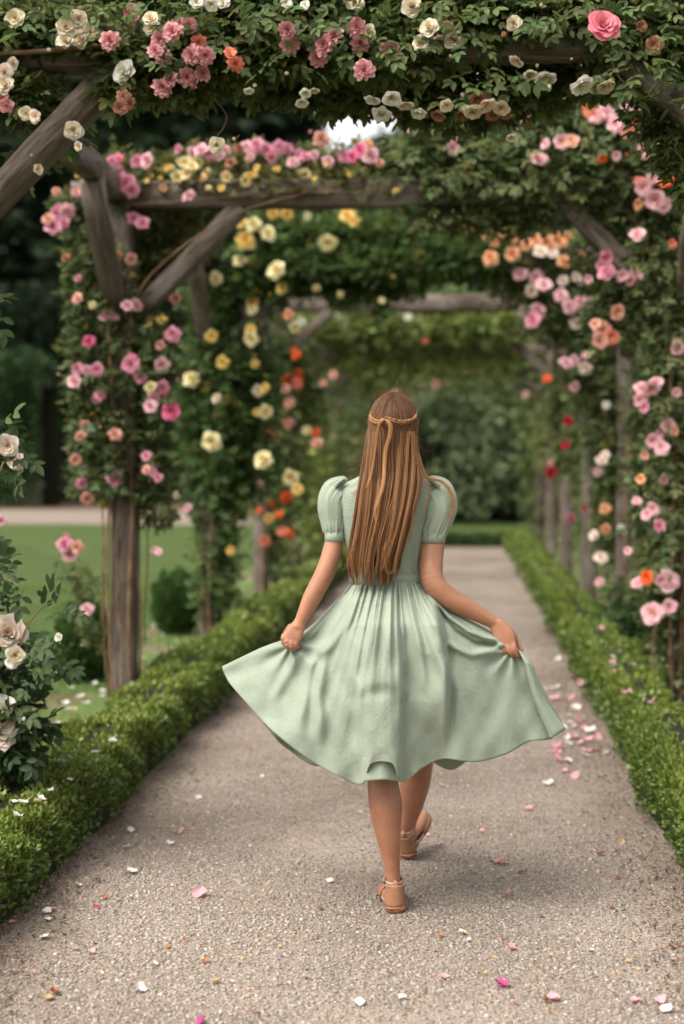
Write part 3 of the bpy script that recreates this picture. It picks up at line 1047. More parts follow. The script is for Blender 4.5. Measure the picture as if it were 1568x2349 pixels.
c1r = [(1382, 62, 32, 'dome', 'bigpink'), (1187, 136, 16, 'loose', 'cream', DN), (1216, 168, 13, 'loose', 'cream', DN), (1250, 172, 24, 'loose', 'white', DN), (1330, 190, 24, 'loose', 'white', DN), (1388, 194, 20, 'loose', 'cream', DN),
       (1370, 192, 18, 'loose', 'white', DN), (1085, 252, 20, 'double', 'cream', DN), (1112, 235, 20, 'loose', 'blush', DN), (1150, 245, 18, 'loose', 'cream', DN), (1095, 225, 17, 'loose', 'brown', DN), (1060, 262, 14, 'loose', 'brown', DN),
       (1130, 260, 16, 'loose', 'brown', DN), (1005, 262, 16, 'loose', 'brown', DN), (1172, 314, 11, 'loose', 'cream', DN), (1470, 60, 12, 'loose', 'brown'), (1500, 105, 18, 'loose', 'brown'), (1025, 240, 15, 'loose', 'cream', DN), (960, 255, 16, 'loose', 'white', DN), (1260, 190, 14, 'bud', 'cream', DN), (1160, 262, 13, 'loose', 'brown', DN)]
rose_plant('rambling rose with one large bright pink bloom and nodding cream flowers over the beam', (XR + 0.05, Y1 + 0.1), Y1,
           [(1150, 10, 1640, 10, 62, 1700, 0.05), (1150, 45, 1300, 40, 34, 260, -0.03), (1370, 70, 1640, 90, 52, 520, -0.02), (980, 180, 1270, 190, 34, 650, 0.22), (1270, 165, 1420, 175, 22, 170, 0.2),
            (940, 240, 1170, 240, 24, 240, 0.25), (1400, 150, 1640, 190, 46, 330, 0.05), (1480, 240, 1640, 300, 40, 260, 0.05), (1150, -70, 1640, -70, 60, 700, 0.1), (1530, 320, 1640, 460, 34, 200, 0)],
           G_DARK, 0.098, c1r, lo=False, yellow=0.003, mult=1.25,
           canes=[([at(1850, 1600, Y1), at(1840, 700, Y1), at(1720, 150, Y1 - .1), at(1450, 60, Y1 - .1), at(1150, 40, Y1 - .08)], 0.013, 0.005), ([at(1385, 90, Y1 - .15), at(1420, 170, Y1 - .1), at(1480, 230, Y1 - .05)], 0.004, 0.004)],
           leaves=[(1180, 20, 1560, 40, 60, 70), (1380, 110, 1560, 200, 60, 40), (1000, 180, 1240, 190, 40, 30)], dY=(0.12, 0.28))

# --- cream rose at the foot of the first post
YB = 5.0
cb = [(18, 1022, 24, 'double', 'blush'), (40, 1055, 22, 'double', 'blush'), (2, 1195, 12, 'double', 'pale'), (18, 1450, 36, 'double', 'blush'), (35, 1503, 21, 'double', 'cream'), (8, 1655, 40, 'double', 'blush'), (10, 1625, 30, 'double', 'white'),
      (5, 1700, 26, 'double', 'blush'), (28, 1520, 14, 'double', 'white'), (-40, 1300, 26, 'double', 'blush'), (-60, 1560, 28, 'double', 'cream'), (135, 1462, 9, 'loose', 'white')]
rose_plant('shrubby rose with large creamy blush blooms at the foot of the first post', (XL + 0.10, YB + 0.06), YB,
           [(-110, 1300, -60, 1750, 70, 330, 0), (-40, 1480, 60, 1520, 42, 70, 0), (-40, 1620, 70, 1640, 50, 100, 0), (-60, 1050, 10, 1075, 26, 22, 0), (-60, 960, 20, 990, 22, 12, 0), (-60, 1760, 60, 1700, 40, 90, 0), (-50, 1290, 30, 1330, 26, 16, 0), (-30, 690, 5, 700, 14, 5, 0)],
           (0.052, 0.085, 0.03), 0.125, cb, lo=False, yellow=0.0,
           canes=[([at(-130, 1850, YB), at(-60, 1600, YB - .05), at(40, 1510, YB - .1), at(90, 1420, YB - .1), at(148, 1372, YB - .1)], 0.006, 0.002), ([at(-130, 1850, YB), at(-90, 1300, YB), at(0, 1060, YB - .1)], 0.007, 0.003),
                  ([at(-130, 1850, YB), at(-40, 1720, YB - .1), at(90, 1660, YB - .1)], 0.005, 0.002), ([at(-100, 1450, YB), at(-20, 1330, YB - .05), at(40, 1345, YB - .1)], 0.004, 0.002), ([at(-100, 900, YB), at(-40, 720, YB), at(10, 690, YB - .1)], 0.004, 0.002)],
           leaves=[(60, 1500, 130, 1420, 24, 10), (20, 1560, 120, 1500, 36, 14), (-20, 1580, 90, 1620, 40, 16), (-10, 1700, 60, 1720, 40, 12), (0, 1300, 60, 1340, 18, 5), (10, 985, 60, 1075, 20, 8), (120, 1400, 150, 1380, 12, 5)],
           dY=(0.04, 0.22), group=None)

# --- arch 2: pink roses up the post and over the beam
Y2 = AY[2]
P, H, Pa, Sa = 'pink', 'hot', 'pale', 'salmon'
c2 = [(x, y, r, random.choice(['double', 'pompon', 'double']), c) for x, y, r, c in [
    (258, 372, 15, P), (272, 366, 13, H), (266, 397, 20, P), (290, 422, 21, P), (300, 437, 17, P), (341, 369, 18, Pa), (314, 371, 15, P), (135, 490, 20, P), (152, 484, 19, Pa), (110, 503, 15, Sa),
    (121, 525, 18, P), (150, 512, 14, P), (129, 440, 11, Sa), (175, 445, 12, P), (188, 437, 11, Sa), (306, 503, 18, P), (327, 514, 16, P), (178, 685, 14, Sa), (248, 727, 20, Pa), (292, 702, 14, Pa),
    (314, 699, 15, Pa), (402, 686, 14, 'brown'), (397, 768, 20, P), (205, 785, 14, H), (368, 792, 12, Sa), (372, 837, 16, Pa), (178, 848, 13, P), (198, 849, 12, Pa), (222, 848, 16, P), (172, 876, 15, Pa),
    (299, 838, 19, P), (322, 866, 16, P), (303, 824, 12, H), (230, 906, 16, P), (222, 915, 12, P), (374, 889, 18, P), (346, 890, 14, 'lemon'), (352, 915, 16, Pa), (346, 934, 15, Pa), (394, 944, 20, H),
    (196, 974, 14, Sa), (188, 1003, 14, Sa), (263, 998, 15, Sa), (173, 1055, 13, Sa), (336, 1046, 11, P), (336, 1078, 11, Sa), (348, 1082, 11, P), (362, 1096, 10, P), (264, 1099, 20, P), (187, 1108, 15, P),
    (200, 1141, 14, Sa), (148, 1250, 18, P), (178, 1255, 15, Sa), (160, 1272, 15, Pa), (153, 1232, 10, H), (201, 1398, 14, Pa), (405, 1136, 9, 'cream'), (434, 452, 16, Pa), (270, 585, 11, 'peach'), (300, 595, 14, Sa), (152, 592, 11, 'brown'),
    (430, 1165, 10, Pa), (354, 1262, 8, Pa), (364, 1266, 8, Pa), (180, 640, 10, P), (212, 700, 9, 'lemon')]]
rose_plant('climbing rose with bright pink double blooms up the post beside box balls', (XL + 0.15, Y2 + 0.1), Y2,
           [(265, 400, 255, 480, 58, 260, 0.05), (190, 480, 190, 700, 30, 270, 0.0), (330, 520, 340, 650, 50, 300, 0.20), (230, 560, 290, 640, 26, 60, -0.08), (200, 700, 340, 760, 42, 150, -0.04), (190, 760, 210, 1120, 34, 480, 0),
            (340, 760, 350, 1130, 44, 560, 0.05), (270, 780, 270, 1120, 40, 380, -0.08), (330, 1130, 370, 1180, 34, 70, 0), (160, 1290, 215, 1360, 22, 36, 0), (215, 1420, 225, 1470, 18, 24, 0), (150, 480, 180, 450, 22, 60, 0), (400, 700, 380, 860, 20, 80, 0.2)],
           (0.092, 0.116, 0.040), 0.10, c2, lo=True, mult=1.6, yellow=0.04, dY=(0.12, 0.32),
           canes=[([at(262, 1640, Y2 - .11), at(252, 1300, Y2 - .11), at(268, 1000, Y2 - .12), at(255, 700, Y2 - .13), at(240, 420, Y2 - .1)], 0.010, 0.006),
                  ([at(300, 1620, Y2 - .11), at(297, 1350, Y2 - .13), at(303, 1150, Y2 - .12), at(296, 800, Y2 - .1), at(340, 640, Y2 - .1), at(520, 500, Y2 - .1), at(700, 440, Y2 - .1)], 0.011, 0.005),
                  ([at(250, 1600, Y2 - .05), at(239, 1450, Y2 - .1), at(241, 1200, Y2 - .1), at(236, 1100, Y2 - .1)], 0.007, 0.004),
                  ([at(318, 1600, Y2), at(325, 1400, Y2 - .05), at(312, 1250, Y2 - .05), at(322, 1050, Y2)], 0.008, 0.005),
                  ([at(280, 1630, Y2 - .12), at(290, 1500, Y2 - .13), at(276, 1350, Y2 - .13), at(282, 1100, Y2 - .13)], 0.008, 0.004),
                  ([at(330, 1480, Y2), at(334, 1300, Y2), at(322, 1150, Y2)], 0.005, 0.004), ([at(243, 1450, Y2 - .1), at(215, 1330, Y2 - .1), at(165, 1265, Y2 - .15)], 0.004, 0.003)],
           leaves=[(190, 520, 195, 700, 26, 20), (200, 780, 210, 1120, 36, 34), (350, 780, 350, 1130, 40, 34), (270, 860, 270, 1100, 30, 16), (150, 1300, 210, 1350, 20, 6)])

bt = []
for x, y, r, c in [(440, 350, 14, Pa), (462, 346, 16, Pa), (482, 354, 15, P), (505, 356, 14, Pa), (548, 342, 13, 'brown'), (566, 340, 15, Pa), (590, 335, 18, P), (612, 346, 16, P), (640, 339, 18, P), (658, 342, 15, P), (622, 362, 12, P), (700, 360, 14, P), (722, 356, 12, Pa),
                   (736, 320, 18, Sa), (752, 371, 13, Pa), (790, 359, 17, P), (828, 345, 17, H), (850, 358, 17, Pa), (808, 362, 13, H), (672, 373, 14, Pa), (410, 342, 10, P), (530, 375, 12, 'brown'), (450, 374, 14, 'brown'), (520, 345, 12, Pa), (686, 352, 12, P), (870, 375, 9, Sa), (845, 330, 9, 'peach'), (575, 360, 10, Pa)]:
    bt.append((x, y, r, random.choice(['double', 'pompon']), c))
for q in range(40):
    bt.append((random.gauss(470, 120), random.gauss(402, 18), random.uniform(4, 8), 'loose', random.choice(['yellow', 'lemon', 'yellow', 'peach'])))
for x, y in [(425, 375), (440, 385), (452, 372), (430, 400), (408, 408), (475, 400), (520, 405), (560, 415), (700, 402)]:
    bt.append((x, y, 13, 'loose', 'lemon'))
rose_plant('climbing rose of pink clusters and faded small yellow flowers along the second beam', (XL + 0.05, Y2 + 0.22), Y2,
           [(260, 400, 880, 385, 34, 1150, 0.1), (270, 425, 900, 420, 22, 420, -0.02), (420, 350, 870, 355, 16, 180, 0.05), (340, 500, 500, 510, 36, 260, 0.15), (400, 560, 360, 640, 40, 260, 0.18), (760, 400, 930, 400, 30, 260, 0.05)],
           (0.125, 0.132, 0.045), 0.085, bt, lo=True, mult=1.7, yellow=0.10, dY=(0.02, 0.26),
           canes=[([at(300, 470, Y2 - .1), at(480, 455, Y2 - .1), at(640, 440, Y2 - .1), at(900, 440, Y2 - .1)], 0.006, 0.004)],
           leaves=[(300, 410, 880, 395, 32, 45)])

L = 'loose'
cr = [(x, y, r, L, c) for x, y, r, c in [
    (935, 286, 15, Pa), (1040, 341, 13, Pa), (1036, 318, 9, P), (1233, 367, 17, Pa), (1106, 266, 15, P), (1213, 275, 15, P), (1245, 234, 18, P), (1266, 241, 15, P), (1230, 243, 14, P), (1354, 250, 17, 'coral'), (1388, 264, 20, Pa), (1370, 270, 16, Pa),
    (1412, 286, 15, Pa), (1456, 290, 19, 'coral'), (1436, 302, 15, Sa), (1440, 233, 16, Pa), (1426, 203, 15, Pa), (1390, 216, 17, Sa), (1461, 256, 14, Pa), (1289, 326, 15, Pa), (1311, 325, 14, Sa), (1252, 331, 10, Pa), (1473, 432, 18, Pa), (1503, 458, 20, Pa), (1520, 470, 17, Pa),
    (1468, 420, 13, 'coral'), (1495, 413, 14, Pa), (1526, 416, 14, 'orange'), (1462, 541, 15, Pa), (1386, 592, 15, P), (1391, 628, 19, P), (1380, 610, 12, P), (1428, 632, 13, Pa), (1458, 632, 15, Pa), (1443, 645, 11, Pa), (1552, 797, 15, Pa),
    (1414, 716, 15, Sa), (1380, 757, 18, Sa), (1374, 782, 17, Sa), (1400, 773, 15, 'coral'), (1365, 745, 12, Sa), (1472, 895, 18, Pa), (1492, 889, 17, Pa), (1466, 918, 14, Pa), (1505, 880, 13, Pa), (1478, 935, 11, P), (1533, 978, 14, Pa), (1545, 985, 10, Pa), (1496, 1012, 16, Pa), (1516, 1028, 15, Pa),
    (1478, 1046, 10, Sa), (1510, 1000, 10, P), (1546, 990, 9, 'peach'), (1484, 1180, 13, Pa), (1509, 1208, 17, P), (1497, 1168, 13, Pa), (1530, 1335, 22, Pa), (1516, 1330, 14, Pa), (1485, 1325, 15, 'orange'), (1464, 1340, 14, Pa), (1500, 1408, 22, Pa), (1535, 1393, 15, Pa), (1524, 1400, 12, Pa),
    (1440, 1265, 8, Pa), (1465, 470, 10, 'peach'), (1475, 348, 14, Pa), (1520, 330, 12, Pa), (1330, 1565, 7, Pa), (1540, 560, 10, 'coral'), (1350, 640, 10, Pa), (1560, 350, 12, 'orange'), (1382, 362, 10, 'orange'), (1412, 358, 10, Pa), (1550, 900, 10, Pa), (1470, 1100, 10, 'peach'), (1520, 1100, 11, Pa), (1460, 1150, 10, Pa)]]
rose_plant('climbing rose with loose pale pink and coral flowers smothering post and beam end', (XR + 0.1, Y2 + 0.15), Y2,
           [(930, 330, 1140, 330, 52, 420, 0.0), (930, 400, 1300, 400, 62, 950, 0.0), (1140, 320, 1540, 330, 66, 1000, 0.05), (1300, 420, 1600, 420, 66, 800, 0.0), (960, 480, 1260, 490, 44, 420, 0.05), (1400, 250, 1540, 260, 44, 260, 0), (1190, 260, 1300, 260, 32, 130, 0),
            (1480, 500, 1560, 800, 62, 800, 0), (1560, 780, 1570, 1250, 62, 900, 0.0), (1480, 850, 1500, 1300, 36, 360, 0.1), (1420, 500, 1440, 760, 42, 380, 0.1), (1360, 560, 1380, 780, 26, 130, 0.1), (1540, 1250, 1560, 1560, 42, 330, 0), (1490, 1280, 1520, 1440, 34, 130, 0), (1560, 500, 1620, 900, 60, 500, 0.1)],
           (0.122, 0.156, 0.058), 0.105, cr, lo=True, mult=1.8, yellow=0.02, dY=(0.14, 0.38),
           canes=[([at(1540, 1690, Y2 - .1), at(1535, 1400, Y2 - .12), at(1550, 1000, Y2 - .1), at(1500, 600, Y2 - .1), at(1400, 420, Y2 - .1)], 0.012, 0.006), ([at(1555, 1690, Y2 - .1), at(1565, 1300, Y2 - .1), at(1540, 900, Y2 - .12)], 0.012, 0.007), ([at(1510, 1670, Y2 - .1), at(1495, 1500, Y2 - .15), at(1510, 1380, Y2 - .15)], 0.006, 0.004)],
           leaves=[(940, 360, 1300, 400, 70, 70), (1150, 330, 1540, 330, 60, 50), (1480, 500, 1560, 800, 60, 40), (1520, 850, 1540, 1300, 50, 50)])

# --- arch 3: yellow on one post, peach on the other
Y3 = AY[3]
Ye, Le = 'yellow', 'lemon'
c3 = [(x, y, r, 'double', c) for x, y, r, c in [
    (562, 553, 21, Ye), (614, 538, 19, Le), (582, 516, 16, Le), (555, 512, 13, Ye), (550, 600, 15, Le), (579, 605, 16, Ye), (636, 622, 20, Le), (495, 639, 14, Le), (577, 694, 14, Ye), (579, 712, 12, Le), (648, 662, 13, Ye), (753, 557, 21, Le), (963, 590, 17, Ye), (796, 498, 17, Ye), (812, 512, 11, Ye), (655, 492, 15, Ye), (625, 490, 12, Ye),
    (706, 497, 9, 'cream'), (485, 772, 15, Ye), (577, 777, 17, Le), (575, 757, 12, Ye), (511, 831, 14, Ye), (441, 873, 19, Le), (498, 915, 12, 'cream'), (512, 917, 13, Ye), (593, 896, 13, 'cream'), (608, 890, 11, Ye), (590, 945, 10, Ye), (609, 944, 16, Le), (487, 1013, 23, Le), (607, 1057, 20, Le), (670, 1095, 18, Le), (682, 1123, 12, Ye), (530, 1262, 11, Ye), (615, 1190, 13, Ye), (595, 1172, 8, 'orange'),
    (676, 752, 14, Le), (662, 722, 12, 'peach'), (690, 740, 10, 'white'), (962, 515, 13, Le), (1005, 492, 13, Le), (1042, 500, 15, Le), (1095, 513, 17, Le), (1070, 522, 14, Ye), (725, 660, 9, Le), (780, 675, 8, 'lemon'), (875, 690, 8, Le), (340, 740, 10, Ye), (370, 735, 12, Ye), (585, 835, 10, Ye)]]
rose_plant('climbing rose with large yellow and lemon blooms over the third arch', (XL + 0.05, Y3 + 0.12), Y3,
           [(500, 540, 640, 545, 58, 520, 0), (560, 620, 620, 640, 62, 520, 0), (480, 640, 500, 760, 60, 480, 0.05), (500, 760, 510, 1150, 76, 1250, 0.02), (580, 800, 590, 1100, 50, 520, 0.1), (440, 820, 450, 1080, 40, 330, 0), (500, 1150, 490, 1400, 48, 380, 0.02),
            (640, 560, 980, 550, 58, 1250, 0.02), (640, 606, 980, 604, 26, 300, -0.16), (960, 590, 1160, 590, 34, 420, -0.14), (660, 640, 960, 640, 30, 420, 0.05), (960, 540, 1130, 535, 42, 420, 0.02), (870, 660, 880, 720, 16, 50, 0), (760, 650, 800, 680, 20, 70, 0)],
           (0.080, 0.126, 0.036), 0.115, c3, lo=True, mult=2.4, yellow=0.02, dY=(0.15, 0.42),
           canes=[([at(485, 1490, Y3 - .1), at(478, 1300, Y3 - .1), at(495, 1000, Y3 - .1)], 0.014, 0.008), ([at(470, 1480, Y3 - .1), at(462, 1250, Y3 - .1)], 0.009, 0.006)],
           leaves=[(500, 780, 510, 1150, 60, 30), (520, 560, 640, 620, 50, 24)])
Pe = 'peach'
c3r = [(x, y, r, 'double', c) for x, y, r, c in [
    (1118, 537, 16, Pe), (1135, 552, 14, Pe), (1152, 533, 17, Pe), (1176, 545, 17, Pe), (1200, 540, 15, Pe), (1175, 584, 17, Pe), (1125, 593, 16, Pe), (1230, 553, 16, Pe), (1255, 556, 16, Pe), (1282, 553, 18, Pe), (1240, 579, 16, 'blush'), (1291, 601, 14, Pe), (1302, 540, 9, Pe), (1330, 588, 13, Pe), (1206, 562, 14, Pe), (1268, 582, 11, 'blush'),
    (1388, 1167, 12, Pe), (1388, 1214, 12, Pe), (1363, 1229, 10, 'blush'), (1378, 1280, 13, 'blush'), (1424, 1210, 8, 'white'), (1375, 1335, 10, Pa), (1193, 631, 15, Pa), (1228, 637, 16, Pa), (1247, 655, 17, Pa), (1217, 668, 14, 'blush'), (1286, 680, 15, Pa), (1305, 706, 18, Pa), (1331, 694, 14, Pa), (1352, 695, 13, 'blush'), (1232, 714, 16, Pa), (1222, 735, 17, P),
    (1290, 645, 12, 'blush'), (1320, 640, 14, 'blush'), (1320, 742, 13, 'blush'), (1297, 836, 17, Pa), (1318, 828, 12, Pa), (1342, 842, 14, 'blush'), (1318, 886, 12, Pa), (1345, 815, 9, Pa), (1378, 1060, 13, 'blush'), (1388, 1045, 10, 'blush'), (1370, 1082, 10, Pa), (1390, 930, 9, 'white')]]
rose_plant('climbing rose with peach clusters on top and pale pink sprays on the third arch', (XR + 0.05, Y3 + 0.12), Y3,
           [(1130, 580, 1330, 585, 40, 560, 0.05), (1160, 640, 1360, 660, 48, 620, 0.08), (1250, 720, 1380, 760, 44, 420, 0.05), (1360, 760, 1400, 1100, 48, 700, 0.05), (1320, 820, 1330, 900, 26, 110, 0), (1390, 1080, 1400, 1300, 34, 260, 0.1), (1440, 900, 1450, 1250, 20, 170, 0.2)],
           (0.115, 0.146, 0.052), 0.105, c3r, lo=True, mult=2.2, yellow=0.04, dY=(0.15, 0.4),
           canes=[([at(1435, 1480, Y3 - .1), at(1430, 1250, Y3 - .1), at(1440, 900, Y3 - .1)], 0.012, 0.008), ([at(1450, 1460, Y3 - .1), at(1456, 1100, Y3 - .1)], 0.010, 0.006)])

# --- arch 4 and beyond
Y4, Y5, Y6, Y7 = AY[4:8]
c4 = [(x, y, r, 'double', c) for x, y, r, c in [
    (680, 816, 11, 'orange'), (672, 806, 8, 'orange'), (656, 868, 11, 'orange'), (682, 860, 13, 'orange'), (681, 880, 13, 'coral'), (620, 994, 12, 'coral'), (628, 1008, 13, 'coral'), (642, 1000, 8, 'orange'), (658, 973, 12, Sa), (668, 968, 9, Pa), (655, 893, 9, Sa), (664, 926, 13, Sa), (722, 992, 10, 'orange'), (727, 1018, 12, Sa), (703, 988, 10, 'lemon'),
    (656, 1140, 13, 'orange'), (648, 1222, 12, 'coral'), (664, 1224, 11, 'orange'), (609, 1241, 12, 'coral'), (622, 1156, 8, 'orange'), (640, 1180, 9, 'orange'), (598, 1100, 7, Sa), (740, 880, 9, Sa), (765, 860, 9, Sa)]]
rose_plant('climbing rose with small orange and coral flowers on a shaded post', (XL, Y4 + 0.12), Y4,
           [(640, 760, 650, 1150, 52, 900, 0), (610, 1150, 620, 1320, 34, 240, 0.1), (700, 820, 720, 960, 34, 230, 0.1), (690, 680, 1150, 690, 16, 340, 0.1), (650, 1150, 655, 1260, 24, 100, 0)],
           (0.120, 0.158, 0.052), 0.12, c4, lo=True, mult=2.2, yellow=0.03, dY=(0.1, 0.4), canes=[([at(600, 1400, Y4 - .1), at(605, 1200, Y4 - .1)], 0.014, 0.01)])
cw = [(x, y, 9, 'double', 'white') for x, y in [(778, 728), (795, 738), (822, 736), (905, 732), (780, 770), (935, 728), (870, 735), (960, 735)]] + [(975, 782, 9, 'double', 'coral'), (1010, 690, 8, 'double', 'coral'), (1000, 880, 8, 'double', 'dusty')]
rose_plant('leafy climbing rose with scattered white flowers over a distant beam', (XL, Y5 + 0.12), Y5,
           [(690, 745, 1180, 740, 34, 1350, -0.2), (720, 800, 1180, 800, 34, 900, 0.1), (700, 850, 720, 1250, 40, 620, 0), (660, 1250, 680, 1300, 20, 60, 0), (1150, 700, 1230, 730, 30, 200, 0)],
           (0.19, 0.235, 0.065), 0.14, cw, lo=True, mult=2.0, yellow=0.02, dY=(0.15, 0.4))
cred = [(1303, 966, 11, 'double', 'red'), (1297, 1021, 9, 'double', 'red'), (1350, 1001, 10, 'double', 'red'), (1262, 1084, 12, 'double', 'red'), (1308, 1187, 9, 'double', 'hot'), (1255, 870, 9, 'double', 'orange'), (1340, 1165, 6, 'double', 'red'), (1262, 1060, 6, 'double', 'dusty')]
rose_plant('climbing rose with a few dark red blooms on a distant post', (XR, Y4 + 0.12), Y4,
           [(1230, 740, 1340, 760, 40, 380, 0.1), (1330, 780, 1350, 1080, 34, 480, 0.1), (1280, 860, 1300, 1080, 34, 380, 0.4), (1340, 1080, 1350, 1300, 16, 90, 0.1)],
           (0.125, 0.156, 0.055), 0.12, cred, lo=True, mult=2.0, dY=(0.1, 0.4))
rose_plant('leafy climbing rose without visible flowers on the sixth arch', (XL, Y6 + 0.12), Y6,
           [(760, 830, 1200, 830, 30, 900, 0), (740, 870, 760, 1250, 36, 560, 0), (800, 860, 900, 880, 30, 200, 0.1), (1180, 800, 1260, 860, 36, 300, 0.1), (1240, 860, 1260, 1060, 26, 260, 0.1), (1290, 1000, 1300, 1250, 16, 90, 0.1)],
           (0.175, 0.210, 0.062), 0.15, [(1205, 905, 7, 'double', 'pale'), (905, 905, 7, 'double', 'dusty')], lo=True, mult=1.8, dY=(0.1, 0.3))
rose_plant('leafy climbing rose closing off the seventh and last arch', (XR, Y7 + 0.12), Y7,
           [(780, 860, 1210, 860, 30, 900, 0), (1200, 880, 1225, 1200, 24, 420, 0), (790, 880, 800, 1240, 34, 520, 0), (1240, 950, 1250, 1260, 14, 120, 0)],
           (0.135, 0.170, 0.055), 0.15, [(1000, 885, 7, 'double', 'dusty')], lo=True, dY=(0.1, 0.3))

# leafy young rose between the posts by the hedge
YS = 10.2
bs = on_ground(1440, 1500)
rose_plant('low leafy rose shrub without flowers between hedge and posts', (bs[0], bs[1]), bs[1],
           [(1400, 1420, 1470, 1430, 52, 420, 0), (1430, 1460, 1440, 1490, 40, 160, 0), (1420, 1370, 1440, 1380, 24, 70, 0)], (0.055, 0.10, 0.032), 0.115, [], lo=True, group=None,
           canes=[([bs, bs + np.array([0.02, 0, 0.2])], 0.008, 0.005)])

# ------------------------------------------------------------------ plant labels
def plant_label(px, py, h_px, label, col):
    b = on_ground(px, py)
    s = m_per_px(b[1])
    h = h_px * s
    root = empty('plant_label', tuple(b), label, 'plant label')
    V, Fc = box_vf(b + np.array([0, 0, h * 0.4]), (0.004, 0.003, h * 0.42))
    m = MB(); m.put(V, [Fc])
    part('stake', m.mesh('stake', M['metal'], False), root)
    V, Fc = box_vf(np.zeros(3), (0.022, 0.0015, 0.034))
    a = R(25)
    V = np.column_stack([V[:, 0], V[:, 1] * math.cos(a) - V[:, 2] * math.sin(a), V[:, 1] * math.sin(a) + V[:, 2] * math.cos(a)]) + b + np.array([0, -0.004, h * 0.85])
    m = MB(); m.put(V, [Fc])
    part('plate', m.mesh('plate', M[col], False), root)


plant_label(366, 1592, 50, 'pale blank plant label on a stake beside the pink rose post', 'tag')
plant_label(1478, 1600, 70, 'dark thin plant stake in the bed near the coral rose', 'metal')


# ------------------------------------------------------------------ grass blades in the beds and on the near lawn
def blades(n, x0, x1, y0, y1, h, base):
    x, y = rng.uniform(x0, x1, n), rng.uniform(y0, y1, n)
    keep = (np.sin(x * 3.1 + y * 1.3) + np.sin(y * 2.3 - x * 1.7 + 2) + rng.normal(0, .7, n)) > -0.4
    x, y = x[keep], y[keep]
    n = len(x)
    tv = np.array([[-0.06, 0, 0], [0.06, 0, 0], [0.03, 0.12, 0.6], [-0.03, 0.12, 0.6], [0, 0.35, 1.0]])
    tf = np.array([[0, 1, 2], [0, 2, 3], [3, 2, 4]])
    a = rng.uniform(0, 6.28, n)
    yd = np.column_stack([np.cos(a), np.sin(a), np.zeros(n)])
    rot = frames(yd, np.column_stack([rng.normal(0, .2, n), rng.normal(0, .2, n), np.ones(n)]))
    return scatter(tv, tf, np.column_stack([x, y, np.full(n, 0.003)]), rot, h * rng.uniform(.5, 1.2, n), green(n, base, 0.25, yellow=.03))


g = MB()
for a in ((30000, -3.4, -1.62, 5.2, 10, 0.045, (0.095, 0.165, 0.035)), (16000, -5.0, -1.7, 10, 16, 0.055, (0.09, 0.16, 0.03)), (14000, 1.0, 2.4, 6, 13, 0.05, (0.10, 0.165, 0.045)), (9000, -6, -2.6, 6, 11, 0.04, (0.09, 0.16, 0.03))):
    V, Fc, C = blades(*a)
    g.put(V, [Fc], C)
obj('grass', g.mesh('grass', M['grass'], False), kind='stuff', label='short grass growing in the beds and on the lawn edge', cat='grass')
g = MB()
for q in range(60):                      # sparse tufts in the gravel
    cx, cy = rng.uniform(-1.1, 0.72), rng.uniform(3.5, 6.0)
    n = rng.integers(6, 16)
    tv = np.array([[-0.07, 0, 0], [0.07, 0, 0], [0, 0.5, 0.8]])
    a = rng.uniform(0, 6.28, n)
    rot = frames(np.column_stack([np.cos(a), np.sin(a), np.zeros(n)]), np.column_stack([rng.normal(0, .3, n), rng.normal(0, .3, n), np.ones(n)]))
    pos = np.column_stack([cx + rng.normal(0, .018, n), cy + rng.normal(0, .014, n), np.full(n, .01)])
    V, Fc, C = scatter(tv, np.array([[0, 1, 2]]), pos, rot, rng.uniform(.010, .022, n), green(n, (0.09, 0.11, 0.045), .3, yellow=.1))
    g.put(V, [Fc], C)
obj('gravel_weeds', g.mesh('gravel_weeds', M['grass'], False), kind='stuff', label='tiny weeds sprouting between the path stones', cat='weeds')


# ------------------------------------------------------------------ fallen petals and leaves
def petal_mesh(col, seed, leafy=False):
    r = np.random.default_rng(seed)
    n, k = 5, 6
    V = []
    prof = [0.22, 0.72, 0.98, 1.0, 0.62] if not leafy else [0.05, 0.6, 0.75, 0.5, 0.03]
    cup = r.uniform(0.15, 0.45)
    tw = r.normal(0, 0.25)
    for i in range(n):
        t = i / (n - 1)
        for j in range(k):
            a = -1 + 2 * j / (k - 1)
            x = a * prof[i] * 0.55
            z = cup * a * a * 0.5 + 0.25 * (t - .4) ** 2 + tw * a * t * .4 + r.normal(0, 0.02)
            V.append((x, t - 0.5, z))
    V = np.array(V)
    if not leafy:
        V[:, 1] -= 0.22 * np.abs(V[:, 0] / .55) ** 2.2 * (V[:, 1] > 0)
    V[:, 2] -= V[:, 2].min()
    i = np.arange(n - 1)[:, None] * k
    j = np.arange(k - 1)[None]
    Q = np.stack([i + j, i + j + 1, i + k + j + 1, i + k + j], -1).reshape(-1, 4)
    C = np.array(col) * r.uniform(.9, 1.08, (len(V), 1))
    return mesh_np('petal', V, Q, M['petal'], np.clip(C, 0, .9), smooth=True)


PET = {}
PC = {'white': (0.72, 0.68, 0.62), 'pink': (0.66, 0.34, 0.36), 'magenta': (0.48, 0.06, 0.20), 'crimson': (0.40, 0.03, 0.08), 'tan': (0.50, 0.34, 0.17), 'rust': (0.40, 0.16, 0.07)}
PN = {'white': 'white rose petal', 'pink': 'pink rose petal', 'magenta': 'magenta rose petal', 'crimson': 'dark red rose petal', 'tan': 'dry tan leaf', 'rust': 'rust brown leaf'}


